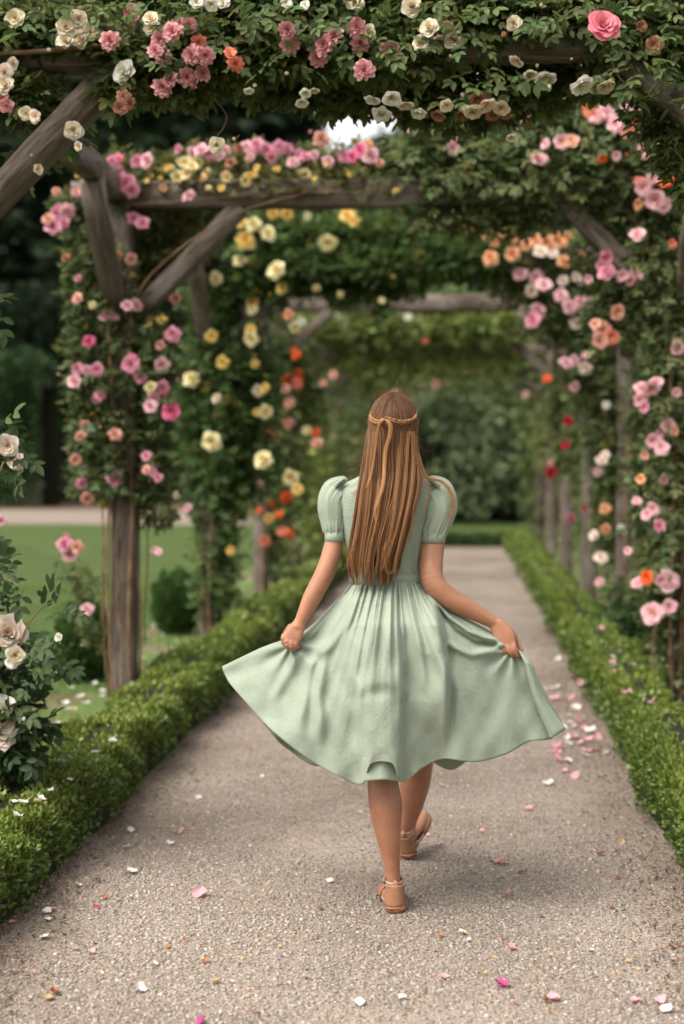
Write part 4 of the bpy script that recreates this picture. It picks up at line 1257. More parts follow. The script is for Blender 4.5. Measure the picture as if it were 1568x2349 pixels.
def petal(p, col, size, where):
    leafy = col in ('tan', 'rust')
    if col not in PET:
        PET[col] = [petal_mesh(PC[col], 40 + s + len(PET) * 7, leafy) for s in range(4)]
    o = obj('fallen_leaf' if leafy else 'fallen_petal', random.choice(PET[col]))
    o.location = p
    o.rotation_euler = (random.gauss(0, .25), random.gauss(0, .25), random.uniform(0, 6.28))
    o.scale = (size, size, size * random.uniform(.7, 1.3))
    tag(o, None, 'fallen ' + PN[col] + ' lying ' + where, 'leaf' if leafy else 'petal', 'fallen ' + PN[col] + 's ' + where)


ON_PATH, ON_HEDGE_A, ON_HEDGE_B, ON_BED = 'on the gravel path', 'on the hedge below the pink rose', 'on the hedge by the bare posts', 'in the grassy bed'
for x, y, c, s in [(290, 1943, 'white', 24), (302, 1999, 'white', 34), (178, 2030, 'white', 26), (240, 2058, 'rust', 22), (272, 2062, 'white', 18), (455, 2050, 'pink', 44), (108, 2090, 'white', 30), (122, 2085, 'pink', 20), (110, 2108, 'white', 24), (28, 2115, 'pink', 24),
                   (102, 2148, 'white', 34), (172, 2176, 'white', 28), (208, 2185, 'pink', 26), (172, 2214, 'white', 30), (220, 2080, 'crimson', 18), (425, 2155, 'rust', 22), (455, 1830, 'white', 22), (350, 1918, 'pink', 20), (390, 1935, 'white', 22), (110, 2288, 'tan', 36), (530, 2250, 'white', 20), (1010, 2145, 'rust', 22), (355, 2210, 'white', 18),
                   (1148, 1979, 'pink', 46), (1195, 2000, 'magenta', 24), (1415, 2012, 'magenta', 18), (1212, 1855, 'pink', 24), (1232, 1876, 'crimson', 16), (1280, 1745, 'pink', 30), (1318, 1782, 'pink', 30), (1296, 1768, 'pink', 22), (1302, 1748, 'crimson', 18), (1060, 2138, 'white', 24), (1150, 2258, 'magenta', 44), (1268, 2290, 'pink', 40), (1250, 2295, 'rust', 34),
                   (1018, 2240, 'pink', 28), (1178, 2300, 'pink', 26), (1355, 2180, 'white', 22), (1240, 2100, 'pink', 24), (1150, 2150, 'pink', 22), (1440, 2205, 'tan', 26), (1260, 2190, 'tan', 22), (1400, 2080, 'rust', 22), (1335, 1730, 'pink', 20), (460, 2342, 'magenta', 34), (585, 2320, 'pink', 26), (300, 1905, 'white', 22), (1105, 1905, 'pink', 16), (1500, 2120, 'rust', 24), (1010, 1935, 'white', 16),
                   (1450, 2160, 'rust', 22), (1380, 2140, 'rust', 18), (1110, 2230, 'tan', 22), (1075, 2155, 'white', 14), (640, 2170, 'tan', 18), (700, 2240, 'white', 22), (75, 2230, 'pink', 18), (330, 2120, 'rust', 16), (560, 2090, 'tan', 16)]:
    p = on_ground(x, y, 0.016)
    petal(p, c, s * .74 * m_per_px(p[1]), ON_PATH)
for q in range(70):
    px, py = random.gauss(1325, 60), random.gauss(1640, 90)
    p = on_ground(px, py, 0.016)
    if -1.3 < p[0] < 0.74 and p[1] > 3.2:
        petal(p, random.choices(['pink', 'white', 'crimson', 'tan'], [7, 2, 0.6, 1.5])[0], random.uniform(14, 28) * m_per_px(p[1]), ON_PATH)
for q in range(55):
    p = np.array([random.uniform(-1.3, 0.72), 3.7 + 7 * random.random() ** 1.5, 0.016])
    petal(p, random.choices(['pink', 'white', 'tan', 'rust'], [3, 2, 3, 2])[0], random.uniform(0.016, 0.034), ON_PATH)
for q in range(42):
    px, py = random.choice([(205, 1790), (110, 1830), (300, 1700), (620, 1440), (680, 1370), (20, 1850)])
    p = on_ground(px + random.gauss(0, 40), py + random.gauss(0, 28), 0.285)
    if -1.72 < p[0] < -1.40:
        petal(p, random.choices(['white', 'pink', 'tan'], [8, 1, 2])[0], random.uniform(0.022, 0.042), ON_HEDGE_A)
for q in range(40):
    px, py = random.choice([(1400, 1560), (1430, 1600), (1470, 1680), (1380, 1520), (1500, 1750)])
    p = on_ground(px + random.gauss(0, 35), py + random.gauss(0, 35), 0.285)
    if 0.82 < p[0] < 1.12:
        petal(p, random.choices(['pink', 'white'], [8, 2])[0], random.uniform(0.022, 0.04), ON_HEDGE_B)
for q in range(130):
    p = np.array([random.uniform(-2.9, -1.76), random.uniform(5.6, 15), 0.04])
    petal(p, random.choices(['white', 'pink', 'tan'], [7, 3, 2])[0], random.uniform(0.022, 0.05), ON_BED)
for q in range(40):
    p = np.array([random.uniform(1.2, 1.9), random.uniform(6.5, 13), 0.04])
    petal(p, random.choices(['white', 'pink'], [3, 5])[0], random.uniform(0.022, 0.045), ON_BED)


g = MB()
n = 5200
side = rng.random(n) < .5
x = np.where(side, -1.38 + np.abs(rng.normal(0, .13, n)), .78 - np.abs(rng.normal(0, .13, n)))
y = 3.2 + 9 * rng.random(n) ** 1.4
a = rng.uniform(0, 6.28, n)
rot = frames(np.column_stack([np.cos(a), np.sin(a), rng.normal(0, .2, n)]), np.column_stack([rng.normal(0, .35, n), rng.normal(0, .35, n), np.ones(n)]))
c = np.array([[.16, .075, .035], [.22, .13, .06], [.09, .05, .03], [.07, .09, .03]])[rng.integers(0, 4, n)] * rng.uniform(.6, 1.2, (n, 1))
V, Fc, C = scatter(LEAF4_V, LEAF4_F, np.column_stack([x, y, np.full(n, .017)]), rot, rng.uniform(.008, .02, n), c)
g.put(V, [Fc], C)
obj('leaf_litter', g.mesh('leaf_litter', M['grass'], False), kind='stuff', label='small brown leaf litter gathered along both hedge feet', cat='litter')

# ------------------------------------------------------------------ trees and tall hedges behind
SPRAY_V, SPRAY_F = [], []
for q in range(7):
    a = R(-60 + 20 * q)
    ln = 1.0 - abs(q - 3) * 0.13
    d = np.array([math.sin(a), math.cos(a), -0.18 * abs(math.sin(a))])
    e = np.array([math.cos(a), -math.sin(a), 0]) * 0.055
    SPRAY_V += [d * 0.05 - e, d * 0.05 + e, d * ln + np.array([0, 0, -0.12])]
    SPRAY_F.append([3 * q, 3 * q + 1, 3 * q + 2])
SPRAY_V, SPRAY_F = np.array(SPRAY_V), np.array(SPRAY_F)


def conifer(h, rad, seed, n_br=90, sprays=70, base=(0.022, 0.040, 0.016)):
    r = np.random.default_rng(seed)
    tk = MB()
    tk.tube([[0, 0, -0.2], [0.1, 0, h * .3], [0, .1, h * .7], [0, 0, h]], [h * .022, h * .017, h * .009, 0.02], 8, 24)
    Ps, Ys, Zs, Ss = [], [], [], []
    for b in range(n_br):
        t = 0.06 + 0.92 * (b + r.random()) / n_br
        L_ = rad * (1 - t) ** 0.75 * r.uniform(.6, 1.12) + 0.25
        th = b * 2.399 + r.normal(0, .3)
        d = np.array([math.cos(th), math.sin(th), 0])
        z0 = t * h
        pts = np.array([[0, 0, z0], d * L_ * .5 + [0, 0, z0 + 0.06 * L_], d * L_ + [0, 0, z0 - 0.16 * L_]])
        tk.tube(pts, [h * 0.006 * (1 - t) + 0.015, 0.02, 0.008], 4, 6)
        k = int(sprays * (0.35 + L_ / rad))
        s = r.random(k) ** .75
        C = catmull(pts, 20)
        p = C[(s * 19).astype(int)]
        side = np.array([-d[1], d[0], 0])
        sgn = r.choice([-1, 1], k)
        lat = r.random(k) * L_ * .33 * (1.15 - s)
        p = p + side * (sgn * lat)[:, None] + r.normal(0, .10, (k, 3)) * np.array([1, 1, .9]) - np.array([0, 0, 1]) * lat[:, None] * .25
        Ps.append(p)
        Ys.append(d * 0.8 + side * (sgn * .7)[:, None] + r.normal(0, .35, (k, 3)) + [0, 0, -.15])
        Zs.append(r.normal(0, .35, (k, 3)) + [0, 0, 1])
        Ss.append(r.uniform(.32, .75, k))
    p, y, z, s = map(np.concatenate, (Ps, Ys, Zs, Ss))
    n = len(p)
    c = np.array(base) * np.exp(r.normal(0, .35, (n, 1)))
    V, Fc, C = scatter(SPRAY_V, SPRAY_F, p, frames(y, z), s, c)
    return tk.mesh('trunk', M['bark']), mesh_np('crown', V, Fc, M['needle'], C)


def broad(h, w_, seed, n=9000, base=(0.03, 0.055, 0.018), leaf=0.13, name='crown'):
    r = np.random.default_rng(seed)
    tk = MB()
    tk.tube([[0, 0, -.1], [0.05, 0, h * .25], [0, .1, h * .55]], [h * .03, h * .022, h * .012], 7, 10)
    cs = []
    for q in range(16):
        th, zz = r.uniform(0, 6.28), r.uniform(.12, .95)
        rr = w_ * math.sqrt(max(0.05, 1 - (2 * zz - 0.9) ** 2)) * r.uniform(.3, .8)
        c = np.array([rr * math.cos(th), rr * math.sin(th), zz * h])
        cs.append(c)
        tk.tube([[0, 0, h * .2 * zz], c * [.5, .5, .75], c], [h * .012, h * .008, .012], 5, 8)
    cs = np.array(cs)
    idx = r.integers(0, len(cs), n)
    d = norm(r.normal(size=(n, 3)))
    rad = w_ * .42 * (0.55 + 0.45 * r.random((n, 1)) ** .4)
    p = cs[idx] + d * rad * [1, 1, .75]
    p[:, 2] = np.clip(p[:, 2], 0.05, None)
    y = d + r.normal(0, .5, (n, 3)) + [0, 0, -.3]
    z = r.normal(0, .4, (n, 3)) + [0, 0, 1] + d * .4
    c = np.array(base) * np.exp(r.normal(0, .35, (n, 1)))
    V, Fc, C = scatter(LEAF4_V * [1.3, 1, 1], LEAF4_F, p, frames(y, z), leaf * r.uniform(.6, 1.3, n), c)
    return tk.mesh('trunk', M['bark']), mesh_np(name, V, Fc, M['needle'], C)


CON = [conifer(15, 4.2, 1, 110, 90), conifer(13, 4.6, 2, 110, 90, base=(0.028, 0.046, 0.020))]
BRD = [broad(4.2, 2.3, 3, base=(0.050, 0.072, 0.024)), broad(3.2, 2.2, 4, base=(0.080, 0.105, 0.044)), broad(5.2, 3.0, 5, base=(0.036, 0.052, 0.018))]


def tree(name, ms, X, Y, sc, rz, label, group, sz=None):
    root = empty(name, (X, Y, 0), label, 'tree' if 'tree' in name else 'shrub', group)
    root.rotation_euler[2] = rz
    root.scale = (sc, sc, sz or sc)
    obj('trunk', ms[0], root)
    obj('crown', ms[1], root)
    return root


def gx(px, Y):
    return at(px, 1055, Y)[0]


for q, (px, Y, k, sc) in enumerate([(-60, 52, 0, 1.15), (150, 56, 1, 1.35), (330, 50, 0, 1.25), (450, 55, 1, 1.45), (560, 58, 0, 1.5), (250, 66, 1, 1.6), (640, 68, 1, 1.55), (-200, 60, 1, 1.3), (60, 70, 0, 1.6), (400, 72, 0, 1.75), (520, 76, 1, 1.8), (690, 60, 0, 1.1)]):
    tree('conifer_tree', CON[k], gx(px, Y), Y, sc, px * .1, 'tall dark conifer behind the lawn and gravel walk', 'conifers behind the lawn')
for q, (px, Y, k, sc) in enumerate([(770, 64, 1, 1.02), (830, 60, 0, 0.92), (900, 62, 1, 1.22), (970, 70, 0, 1.35), (1010, 58, 0, 1.02), (1080, 72, 1, 1.5), (1120, 60, 1, 1.2), (1200, 68, 0, 1.45), (1250, 56, 0, 1.2), (1330, 66, 1, 1.5), (1400, 60, 1, 1.3), (1550, 58, 0, 1.3), (1680, 56, 1, 1.3)]):
    tree('conifer_tree', CON[k], gx(px, Y), Y, sc, px * .1, 'dark conifer rising beyond the end of the pergola', 'conifers beyond the path end')
for px, Y, k, sc in [(700, 36, 2, 0.95), (800, 34, 0, 1.0), (900, 37, 1, 1.1), (990, 33, 1, 1.05), (1080, 37, 2, .95), (1150, 35, 0, .95), (1230, 36, 2, 1.0), (1330, 34, 1, 1.1), (850, 42, 2, 1.1), (1020, 43, 2, 1.15), (1180, 44, 2, 1.1), (620, 40, 2, 1.1), (1450, 36, 2, 1.1), (1560, 33, 0, 1.2)]:
    tree('evergreen_shrub', BRD[k], gx(px, Y), Y, sc, px * .07, ['dense dark evergreen shrub beyond the path end', 'grey green loose shrub beyond the path end', 'tall almost black evergreen shrub beyond the path end'][k], 'shrubs beyond the path end')
for X, Y, k, sc in [(4.6, 12, 0, .95), (5.2, 16, 2, .9), (4.4, 20, 1, 1.0), (5.0, 25, 2, 1.0), (4.0, 29, 0, 1.0)]:
    tree('evergreen_shrub', BRD[k], X, Y, sc, X * 3, 'evergreen shrub standing in the lawn behind the bare posts', 'shrubs behind the bare posts')



def yew(name, label, px0, px1, Y, h, depth, seed, base):
    X0, X1 = gx(px0, Y), gx(px1, Y)
    box_hedge(name, label, Y, Y + depth, X0, X1, h, [(X0, X1, 2600, 0.20)], seed, along='x', base=base, mtl='needle', lump=0.18, edge_tint=False)


yew('yew_hedge', 'rounded dark green clipped yew at the edge of the gravel walk', -260, 92, 41.5, 4.6, 2.2, 11, (0.030, 0.058, 0.018))
yew('yew_hedge', 'tall almost black clipped yew hedge behind the mulch', -260, 640, 47.0, 7.4, 2.5, 12, (0.014, 0.026, 0.010))

# ------------------------------------------------------------------ the walking person
YC = float(on_ground(908, 2099)[1]) + 0.09       # depth of the spine


def W(px, py, off=0.0):
    return at(px, py, YC + np.asarray(off, float))


PXM = m_per_px(YC)                                # metres per picture pixel at the body


def loft(rings, sides=40, close0=False, close1=False, n=None):
    """rings: (px, py, half width px, half depth m, off) -> V, quads, tris ; horizontal ellipses"""
    rg = np.asarray(rings, float)
    if n:
        rg = catmull(rg, n)
    a = np.linspace(0, 2 * np.pi, sides, endpoint=False)
    V = []
    for px, py, hw, hd, off in rg:
        c = W(px, py, off)
        V.append(c + np.column_stack([np.cos(a) * hw * PXM, np.sin(a) * hd, np.zeros(sides)]))
    m = len(rg)
    V = np.vstack(V)
    i = np.arange(m - 1)[:, None] * sides
    j = np.arange(sides)[None]
    jn = (j + 1) % sides
    Q = np.stack([i + j, i + sides + j, i + sides + jn, i + jn], -1).reshape(-1, 4)
    T = []
    if close0:
        V = np.vstack([V, V[:sides].mean(0)]); k = len(V) - 1
        T += [(jj, (jj + 1) % sides, k) for jj in range(sides)]
    if close1:
        b = (m - 1) * sides
        V = np.vstack([V, V[b:b + sides].mean(0)]); k = len(V) - 1
        T += [(b + (jj + 1) % sides, b + jj, k) for jj in range(sides)]
    return V, Q, np.array(T, int).reshape(-1, 3)


def ball(c, r3, sides=20, rings=12, rotm=None):
    th = np.linspace(0, np.pi, rings)
    a = np.linspace(0, 2 * np.pi, sides, endpoint=False)
    V = np.stack([np.sin(th)[:, None] * np.cos(a), np.sin(th)[:, None] * np.sin(a), np.cos(th)[:, None] * np.ones(sides)], -1).reshape(-1, 3) * np.asarray(r3)
    if rotm is not None:
        V = V @ rotm.T
    i = np.arange(rings - 1)[:, None] * sides
    j = np.arange(sides)[None]
    jn = (j + 1) % sides
    Q = np.stack([i + j, i + sides + j, i + sides + jn, i + jn], -1).reshape(-1, 4)
    return V + np.asarray(c), Q


def limb(m, pts, n=40, sides=20):
    """pts: (px, py, off, radius m)"""
    P = np.array([W(p[0], p[1], p[2]) for p in pts])
    m.tube(P, [p[3] for p in pts], sides, n)


body = MB()
V, Q, T = loft([(900, 1500, 118, .105, .02), (890, 1450, 128, .118, .0), (888, 1400, 112, .112, .0), (887, 1350, 86, .086, .01), (886, 1320, 80, .08, .01), (884, 1270, 84, .085, .01), (884, 1210, 96, .098, .0),
                (887, 1150, 96, .085, .0), (891, 1118, 86, .065, .0), (896, 1095, 52, .055, .0), (898, 1080, 38, .052, .005), (900, 1050, 36, .054, .015), (900, 1030, 38, .056, .02)], 32, True, True, 60)
body.put(V, [Q, T])
HC = W(902, 982, -.006)                             # head centre
HR = np.array([0.0755, 0.094, 0.105])
V, Q = ball(HC, HR, 32, 24)
lo_ = np.clip((HC[2] - V[:, 2]) / HR[2], 0, 1)    # jaw narrows towards the chin, which sits forward
V[:, 0] = HC[0] + (V[:, 0] - HC[0]) * (1 - 0.28 * lo_ ** 1.6)
V[:, 1] += 0.022 * lo_ ** 1.5
body.put(V, [Q])
for c, r3 in [((0, .098, -.018), (.011, .018, .022)), ((0, .086, -.062), (.022, .012, .006)), ((0, .083, -.073), (.020, .012, .007)), ((0, .078, -.098), (.022, .018, .014)), ((0, .084, .022), (.045, .012, .010)),
              ((.070, .0, -.012), (.010, .018, .030)), ((-.070, .0, -.012), (.010, .018, .030)), ((.035, .076, -.035), (.022, .018, .02)), ((-.035, .076, -.035), (.022, .018, .02))]:
    V, Q = ball(HC + np.array(c), r3, 14, 8)
    body.put(V, [Q])
# arms
limb(body, [(806, 1130, .015, .038), (782, 1165, .0, .034), (769, 1215, -.02, .0300), (766, 1245, -.026, .0305), (754, 1290, -.04, .0315), (741, 1322, -.05, .0315), (729, 1345, -.055, .0305), (713, 1376, -.06, .029), (697, 1408, -.07, .0225), (688, 1427, -.072, .0195), (681, 1440, -.075, .0215)])
limb(body, [(975, 1130, .015, .040), (995, 1165, .0, .040), (994, 1215, -.02, .0375), (992, 1250, -.026, .0382), (988, 1290, -.05, .038), (990, 1325, -.07, .0375), (1004, 1352, -.075, .0365), (1045, 1382, -.065, .033), (1090, 1405, -.05, .0275), (1122, 1422, -.04, .0225), (1137, 1432, -.035, .0205), (1146, 1443, -.035, .022)])
# right hand: flat back, fingers curled round the cloth, index pinching against the thumb
def palm(m, pts, n=24):
    """ribbon-like hand block: rows of (left edge px, right edge px, off, half thickness)"""
    sides = 20
    rows = []
    for (l, r_, off, th) in pts:
        A, B = W(*l, off), W(*r_, off)
        rows.append(np.concatenate([A, B, [th]]))
    rows = catmull(np.array(rows), n)
    a = np.linspace(0, 2 * np.pi, sides, endpoint=False)
    V = []
    for rw in rows:
        A, B, th = rw[:3], rw[3:6], rw[6]
        c, h = (A + B) / 2, (B - A) / 2
        ca, sa = np.sign(np.cos(a)) * np.abs(np.cos(a)) ** .7, np.sign(np.sin(a)) * np.abs(np.sin(a)) ** .7
        V.append(c + ca[:, None] * h + sa[:, None] * np.array([0, 1.0, 0]) * th)
    V = np.vstack(V)
    k = len(rows)
    i = np.arange(k - 1)[:, None] * sides
    j = np.arange(sides)[None]
    jn = (j + 1) % sides
    Q = np.stack([i + j, i + jn, i + sides + jn, i + sides + j], -1).reshape(-1, 4)
    V = np.vstack([V, V[:sides].mean(0), V[-sides:].mean(0)])
    T = [(jj, len(V) - 2, (jj + 1) % sides) for jj in range(sides)] + [((k - 1) * sides + jj, (k - 1) * sides + (jj + 1) % sides, len(V) - 1) for jj in range(sides)]
    m.put(V, [Q, np.array(T)])


HO = -.04
palm(body, [((1122, 1436), (1147, 1418), HO, .016), ((1127, 1450), (1165, 1432), HO - .004, .0135), ((1132, 1468), (1181, 1454), HO - .008, .013), ((1138, 1480), (1183, 1472), HO - .010, .012)])
FR = [  # finger chains: px, py, off, radius
    [(1141, 1476, HO - .010, .0085), (1143, 1489, HO - .018, .0078), (1147, 1494, HO + .006, .0072), (1152, 1486, HO + .024, .0062)],
    [(1152, 1476, HO - .012, .0092), (1155, 1493, HO - .022, .0084), (1161, 1499, HO + .006, .0078), (1165, 1490, HO + .026, .0066)],
    [(1163, 1474, HO - .012, .0094), (1170, 1496, HO - .020, .0086), (1179, 1506, HO + .002, .0078), (1183, 1500, HO + .022, .0066)],
    [(1176, 1470, HO - .010, .0094), (1180, 1486, HO - .018, .0088), (1185, 1501, HO - .014, .0078), (1194, 1509, HO - .004, .0062)],
    [(1160, 1440, HO + .004, .0125), (1176, 1455, HO + .012, .0105), (1186, 1472, HO + .014, .0088), (1192, 1484, HO + .008, .0080), (1197, 1494, HO + .004, .0062)]]
for f in FR:
    limb(body, f, 16, 12)
# left hand: fist closed over the cloth
HL = -.075
palm(body, [((677, 1420), (701, 1430), HL, .015), ((664, 1434), (697, 1448), HL - .004, .014), ((652, 1450), (692, 1466), HL - .010, .014), ((649, 1458), (686, 1474), HL - .012, .0125)])
FL = [
    [(651, 1456, HL - .012, .0094), (649, 1470, HL - .020, .0088), (655, 1480, HL + .004, .0080), (660, 1474, HL + .022, .0068)],
    [(659, 1462, HL - .014, .0096), (657, 1477, HL - .024, .0090), (663, 1487, HL + .000, .0082), (668, 1480, HL + .022, .0068)],
    [(669, 1466, HL - .014, .0092), (667, 1481, HL - .024, .0086), (672, 1490, HL - .002, .0078), (677, 1482, HL + .020, .0066)],
    [(680, 1468, HL - .012, .0084), (678, 1480, HL - .020, .0078), (682, 1486, HL - .002, .0072), (686, 1478, HL + .016, .0062)],
    [(668, 1436, HL + .008, .0120), (656, 1452, HL + .020, .0104), (655, 1468, HL + .026, .0088), (662, 1478, HL + .028, .0068)]]
for f in FL:
    limb(body, f, 16, 12)
# legs: the left one carries, the right one swings forward
ZH = float(W(908, 2099, -.09)[2])
limb(body, [(858, 1470, .02, .085), (858, 1560, .02, .080), (866, 1680, .0, .063), (874, 1752, -.015, .052), (877, 1790, -.035, .0495), (884, 1850, -.055, .0535), (889, 1905, -.058, .043), (895, 1955, -.055, .0315), (899, 1990, -.052, .0250), (901, 2012, -.05, .0240), (903, 2040, -.048, .0265)], 70, 24)
limb(body, [(930, 1470, .05, .085), (945, 1560, .14, .078), (958, 1650, .26, .060), (962, 1712, .35, .053), (958, 1760, .40, .052), (951, 1800, .43, .053), (944, 1845, .46, .042), (938, 1880, .49, .030), (935, 1902, .51, .0255), (932, 1925, .53, .028)], 70, 24)
# feet
A1 = W(904, 2050, -.05)
hl = np.array([W(907, 2080, -.085)[0], YC - .085, 0.030])
toe_dir = norm(np.array([-0.20, 1.0, 0]))
body.tube([A1 + [0, 0, .02], A1 + [0, -.005, -.015], hl + [0, .02, .008]], [.026, .030, .027], 18, 14)
body.tube([hl + toe_dir * .0 + [0, 0, .002], hl + toe_dir * .06 + [0, 0, .012], hl + toe_dir * .12 + [0, 0, .004], hl + toe_dir * .165 + [0, 0, -.006], hl + toe_dir * .195 + [0, 0, -.010]], [.024, .031, .033, .026, .014], 18, 24, flat=((0, 0, 1), .72))
body.tube([A1 + [0, .01, -.01], hl + toe_dir * .075 + [0, 0, .018]], [.028, .026], 16, 8)
A2 = W(933, 1912, .52)
h2 = W(929, 1940, .50)
td2 = norm(np.array([0.30, 0.80, 0.42]))
body.tube([A2 + [0, 0, .02], A2, h2], [.027, .030, .026], 18, 14)
up2 = norm(np.cross(np.cross(td2, [0, 0, 1.0]), td2))
body.tube([h2, h2 + td2 * .06 + up2 * .008, h2 + td2 * .12, h2 + td2 * .165 - up2 * .006, h2 + td2 * .195 - up2 * .01], [.024, .031, .033, .026, .014], 18, 24, flat=(tuple(up2), .72))
raw = body.mesh('person', M['skin'])
tmp = bpy.data.objects.new('person_raw', raw)
COL.objects.link(tmp)
rm = tmp.modifiers.new('r', 'REMESH')
rm.mode = 'VOXEL'
rm.voxel_size = 0.0036
rm.use_smooth_shade = True
sm = tmp.modifiers.new('s', 'SMOOTH')
sm.factor = 0.5
sm.iterations = 4
dg = bpy.context.evaluated_depsgraph_get()
me = bpy.data.meshes.new_from_object(tmp.evaluated_get(dg))
bpy.data.objects.remove(tmp)
me.name = 'person'
me.materials.clear()
me.materials.append(M['skin'])
nv = len(me.vertices)
co = np.zeros(nv * 3, np.float32)
me.vertices.foreach_get('co', co)
P0 = np.array([float(W(900, 1400)[0]), YC, 0.0], np.float32)
co = co.reshape(-1, 3) - P0
me.vertices.foreach_set('co', co.ravel())
me.update()
person = obj('person', me, label='person in a sage green dress walking away, holding out the skirt with both hands', cat='person')
person.location = Vector(P0.tolist())


def wear(name, mesh, parent, **kw):
    return part(name, mesh, parent, **kw)


# ---- dress: bodice, waistband, sleeves, cuffs, collar, skirt
V, Q, T = loft([(888, 1340, 84, .090, .005), (887, 1315, 84, .090, .005), (885, 1280, 86, .092, .005), (882, 1240, 93, .102, .0), (882, 1205, 100, .112, -.002), (884, 1170, 106, .112, -.006), (887, 1140, 111, .104, -.008), (890, 1120, 110, .092, -.008),
                (892, 1108, 99, .082, -.006), (895, 1096, 78, .072, -.004), (897, 1086, 58, .064, -.002), (898, 1082, 50, .062, .0)], 96, n=60)
# soft vertical drag lines in the cloth
a_ = np.arctan2(V[:, 1] - YC, V[:, 0] - P0[0])
V[:, 1] += np.sin(a_ * 23 + V[:, 2] * 9) * 0.0016
V[:, 0] += np.sin(a_ * 17 + V[:, 2] * 14) * 0.0012
b = MB(); b.put(V, [Q])
dress = wear('dress', b.mesh('dress', M['linen']), person, label='sage green linen dress with puff sleeves and gathered skirt')

b = MB()
V, Q, T = loft([(888, 1336, 87, .094, .005), (888, 1334, 88.5, .096, .005), (887.5, 1324, 88.5, .096, .005), (887, 1315, 88, .095, .005), (887, 1313, 86, .092, .005)], 96)
b.put(V, [Q])
wear('waistband', b.mesh('waistband', M['linen']), dress)
b = MB()
V, Q, T = loft([(898, 1088, 54, .066, .0), (898, 1078, 50, .062, .0), (898, 1072, 49, .061, .0), (899, 1076, 55, .069, .0), (899, 1090, 62, .078, .0)], 64, n=24)
b.put(V, [Q])
wear('collar', b.mesh('collar', M['linen']), dress)


def sleeve(rows, side, seed):
    """puffed sleeve: (px, py, half width px, off, pleat) rings across the arm"""
    r = np.random.default_rng(seed)
    rg = catmull(np.array(rows, float), 54)
    P = np.array([W(q[0], q[1], q[3]) for q in rg])
    Tn = norm(np.gradient(P, axis=0))
    sides = 110
    a = np.linspace(0, 2 * np.pi, sides, endpoint=False)
    V = []
    ph = r.uniform(0, 6, 6)
    for k, q in enumerate(rg):
        t = Tn[k]
        X = norm(np.cross(np.array([0, 1.0, 0]), t))
        Yv = np.cross(t, X)
        wob = np.sin(a * 19 + ph[0] + np.sin(a * 3) * 1.5) * 0.5 + np.sin(a * 31 + ph[1]) * .25 + np.sin(a * 11 + ph[2]) * .5
        soft = np.sin(a * 4 + ph[3] + k * .05) * .020 + np.sin(a * 7 + ph[4] - k * .09) * .018 + np.sin(a * 3 + k * .16 + ph[5]) * .020 + np.abs(np.sin(a * 5 + k * .12 + ph[0])) ** 3 * .03
        rad = q[2] * PXM * (1 + soft * (1 - q[4])) + wob * q[4] * 0.0042
        V.append(P[k] + np.cos(a)[:, None] * X * rad[:, None] + np.sin(a)[:, None] * Yv * (rad * 1.02)[:, None])
    V = np.vstack(V)
    m = len(rg)
    i = np.arange(m - 1)[:, None] * sides
    j = np.arange(sides)[None]
    jn = (j + 1) % sides
    Q = np.stack([i + j, i + sides + j, i + sides + jn, i + jn], -1).reshape(-1, 4)
    b = MB(); b.put(V, [Q])
    # small standing pleats on the sleeve head
    s = wear('sleeve', b.mesh('sleeve', M['linen']), dress)
    return s


SL = [(800, 1109, 9, .0, 1.0), (790, 1113, 22, .0, 1.0), (778, 1126, 35, .0, .8), (768, 1145, 38, -.005, .35), (765, 1165, 36, -.01, .1), (766, 1192, 31.0, -.015, .15), (767, 1212, 27, -.02, .5), (767.5, 1222, 23.5, -.022, .8), (767.5, 1224, 22.5, -.022, .4)]
SR = [(974, 1109, 9, .0, 1.0), (987, 1113, 24, .0, 1.0), (1000, 1126, 36, .0, .8), (1008, 1145, 38, -.005, .35), (1009, 1166, 38, -.01, .1), (1003, 1193, 35, -.015, .15), (996, 1212, 32, -.02, .5), (993, 1222, 30.5, -.022, .8), (992.5, 1224, 29.5, -.022, .4)]
sleeve(SL, -1, 5)
sleeve(SR, 1, 9)
for x0, x1, y, hw in ((767.5, 767.5, 1222, 23.2), (992.5, 992, 1224, 29.6)):
    V, Q, T = loft([(x0, y - 1, hw - 1.2, .030 if hw < 26 else .039, -.024), (x0, y, hw, .0325 if hw < 26 else .0415, -.024), (x1, y + 19.5, hw - .4, .032 if hw < 26 else .041, -.026), (x1, y + 20.5, hw - 2.5, .029 if hw < 26 else .038, -.026)], 64)
    b = MB(); b.put(V, [Q])
    wear('cuff', b.mesh('cuff', M['linen']), dress)
# pleated sleeve heads standing a little proud
for (cx, cy, sgn) in ((800, 1103, -1), (976, 1105, 1)):
    b = MB()
    for q in range(5):
        u = q / 4
        p0 = W(cx + sgn * (4 + 15 * u), cy + 2 + 9 * u, -.055 + .03 * u)
        b.tube([p0 + [0, 0, .004], p0 + [sgn * .012, -.004, .008 - .004 * u], p0 + [sgn * .028, -.002, -.004], p0 + [sgn * .038, .002, -.020]], [.0025, .0055, .0055, .002], 8, 12)
    wear('sleeve_pleat', b.mesh('sleeve_pleat', M['linen']), dress)

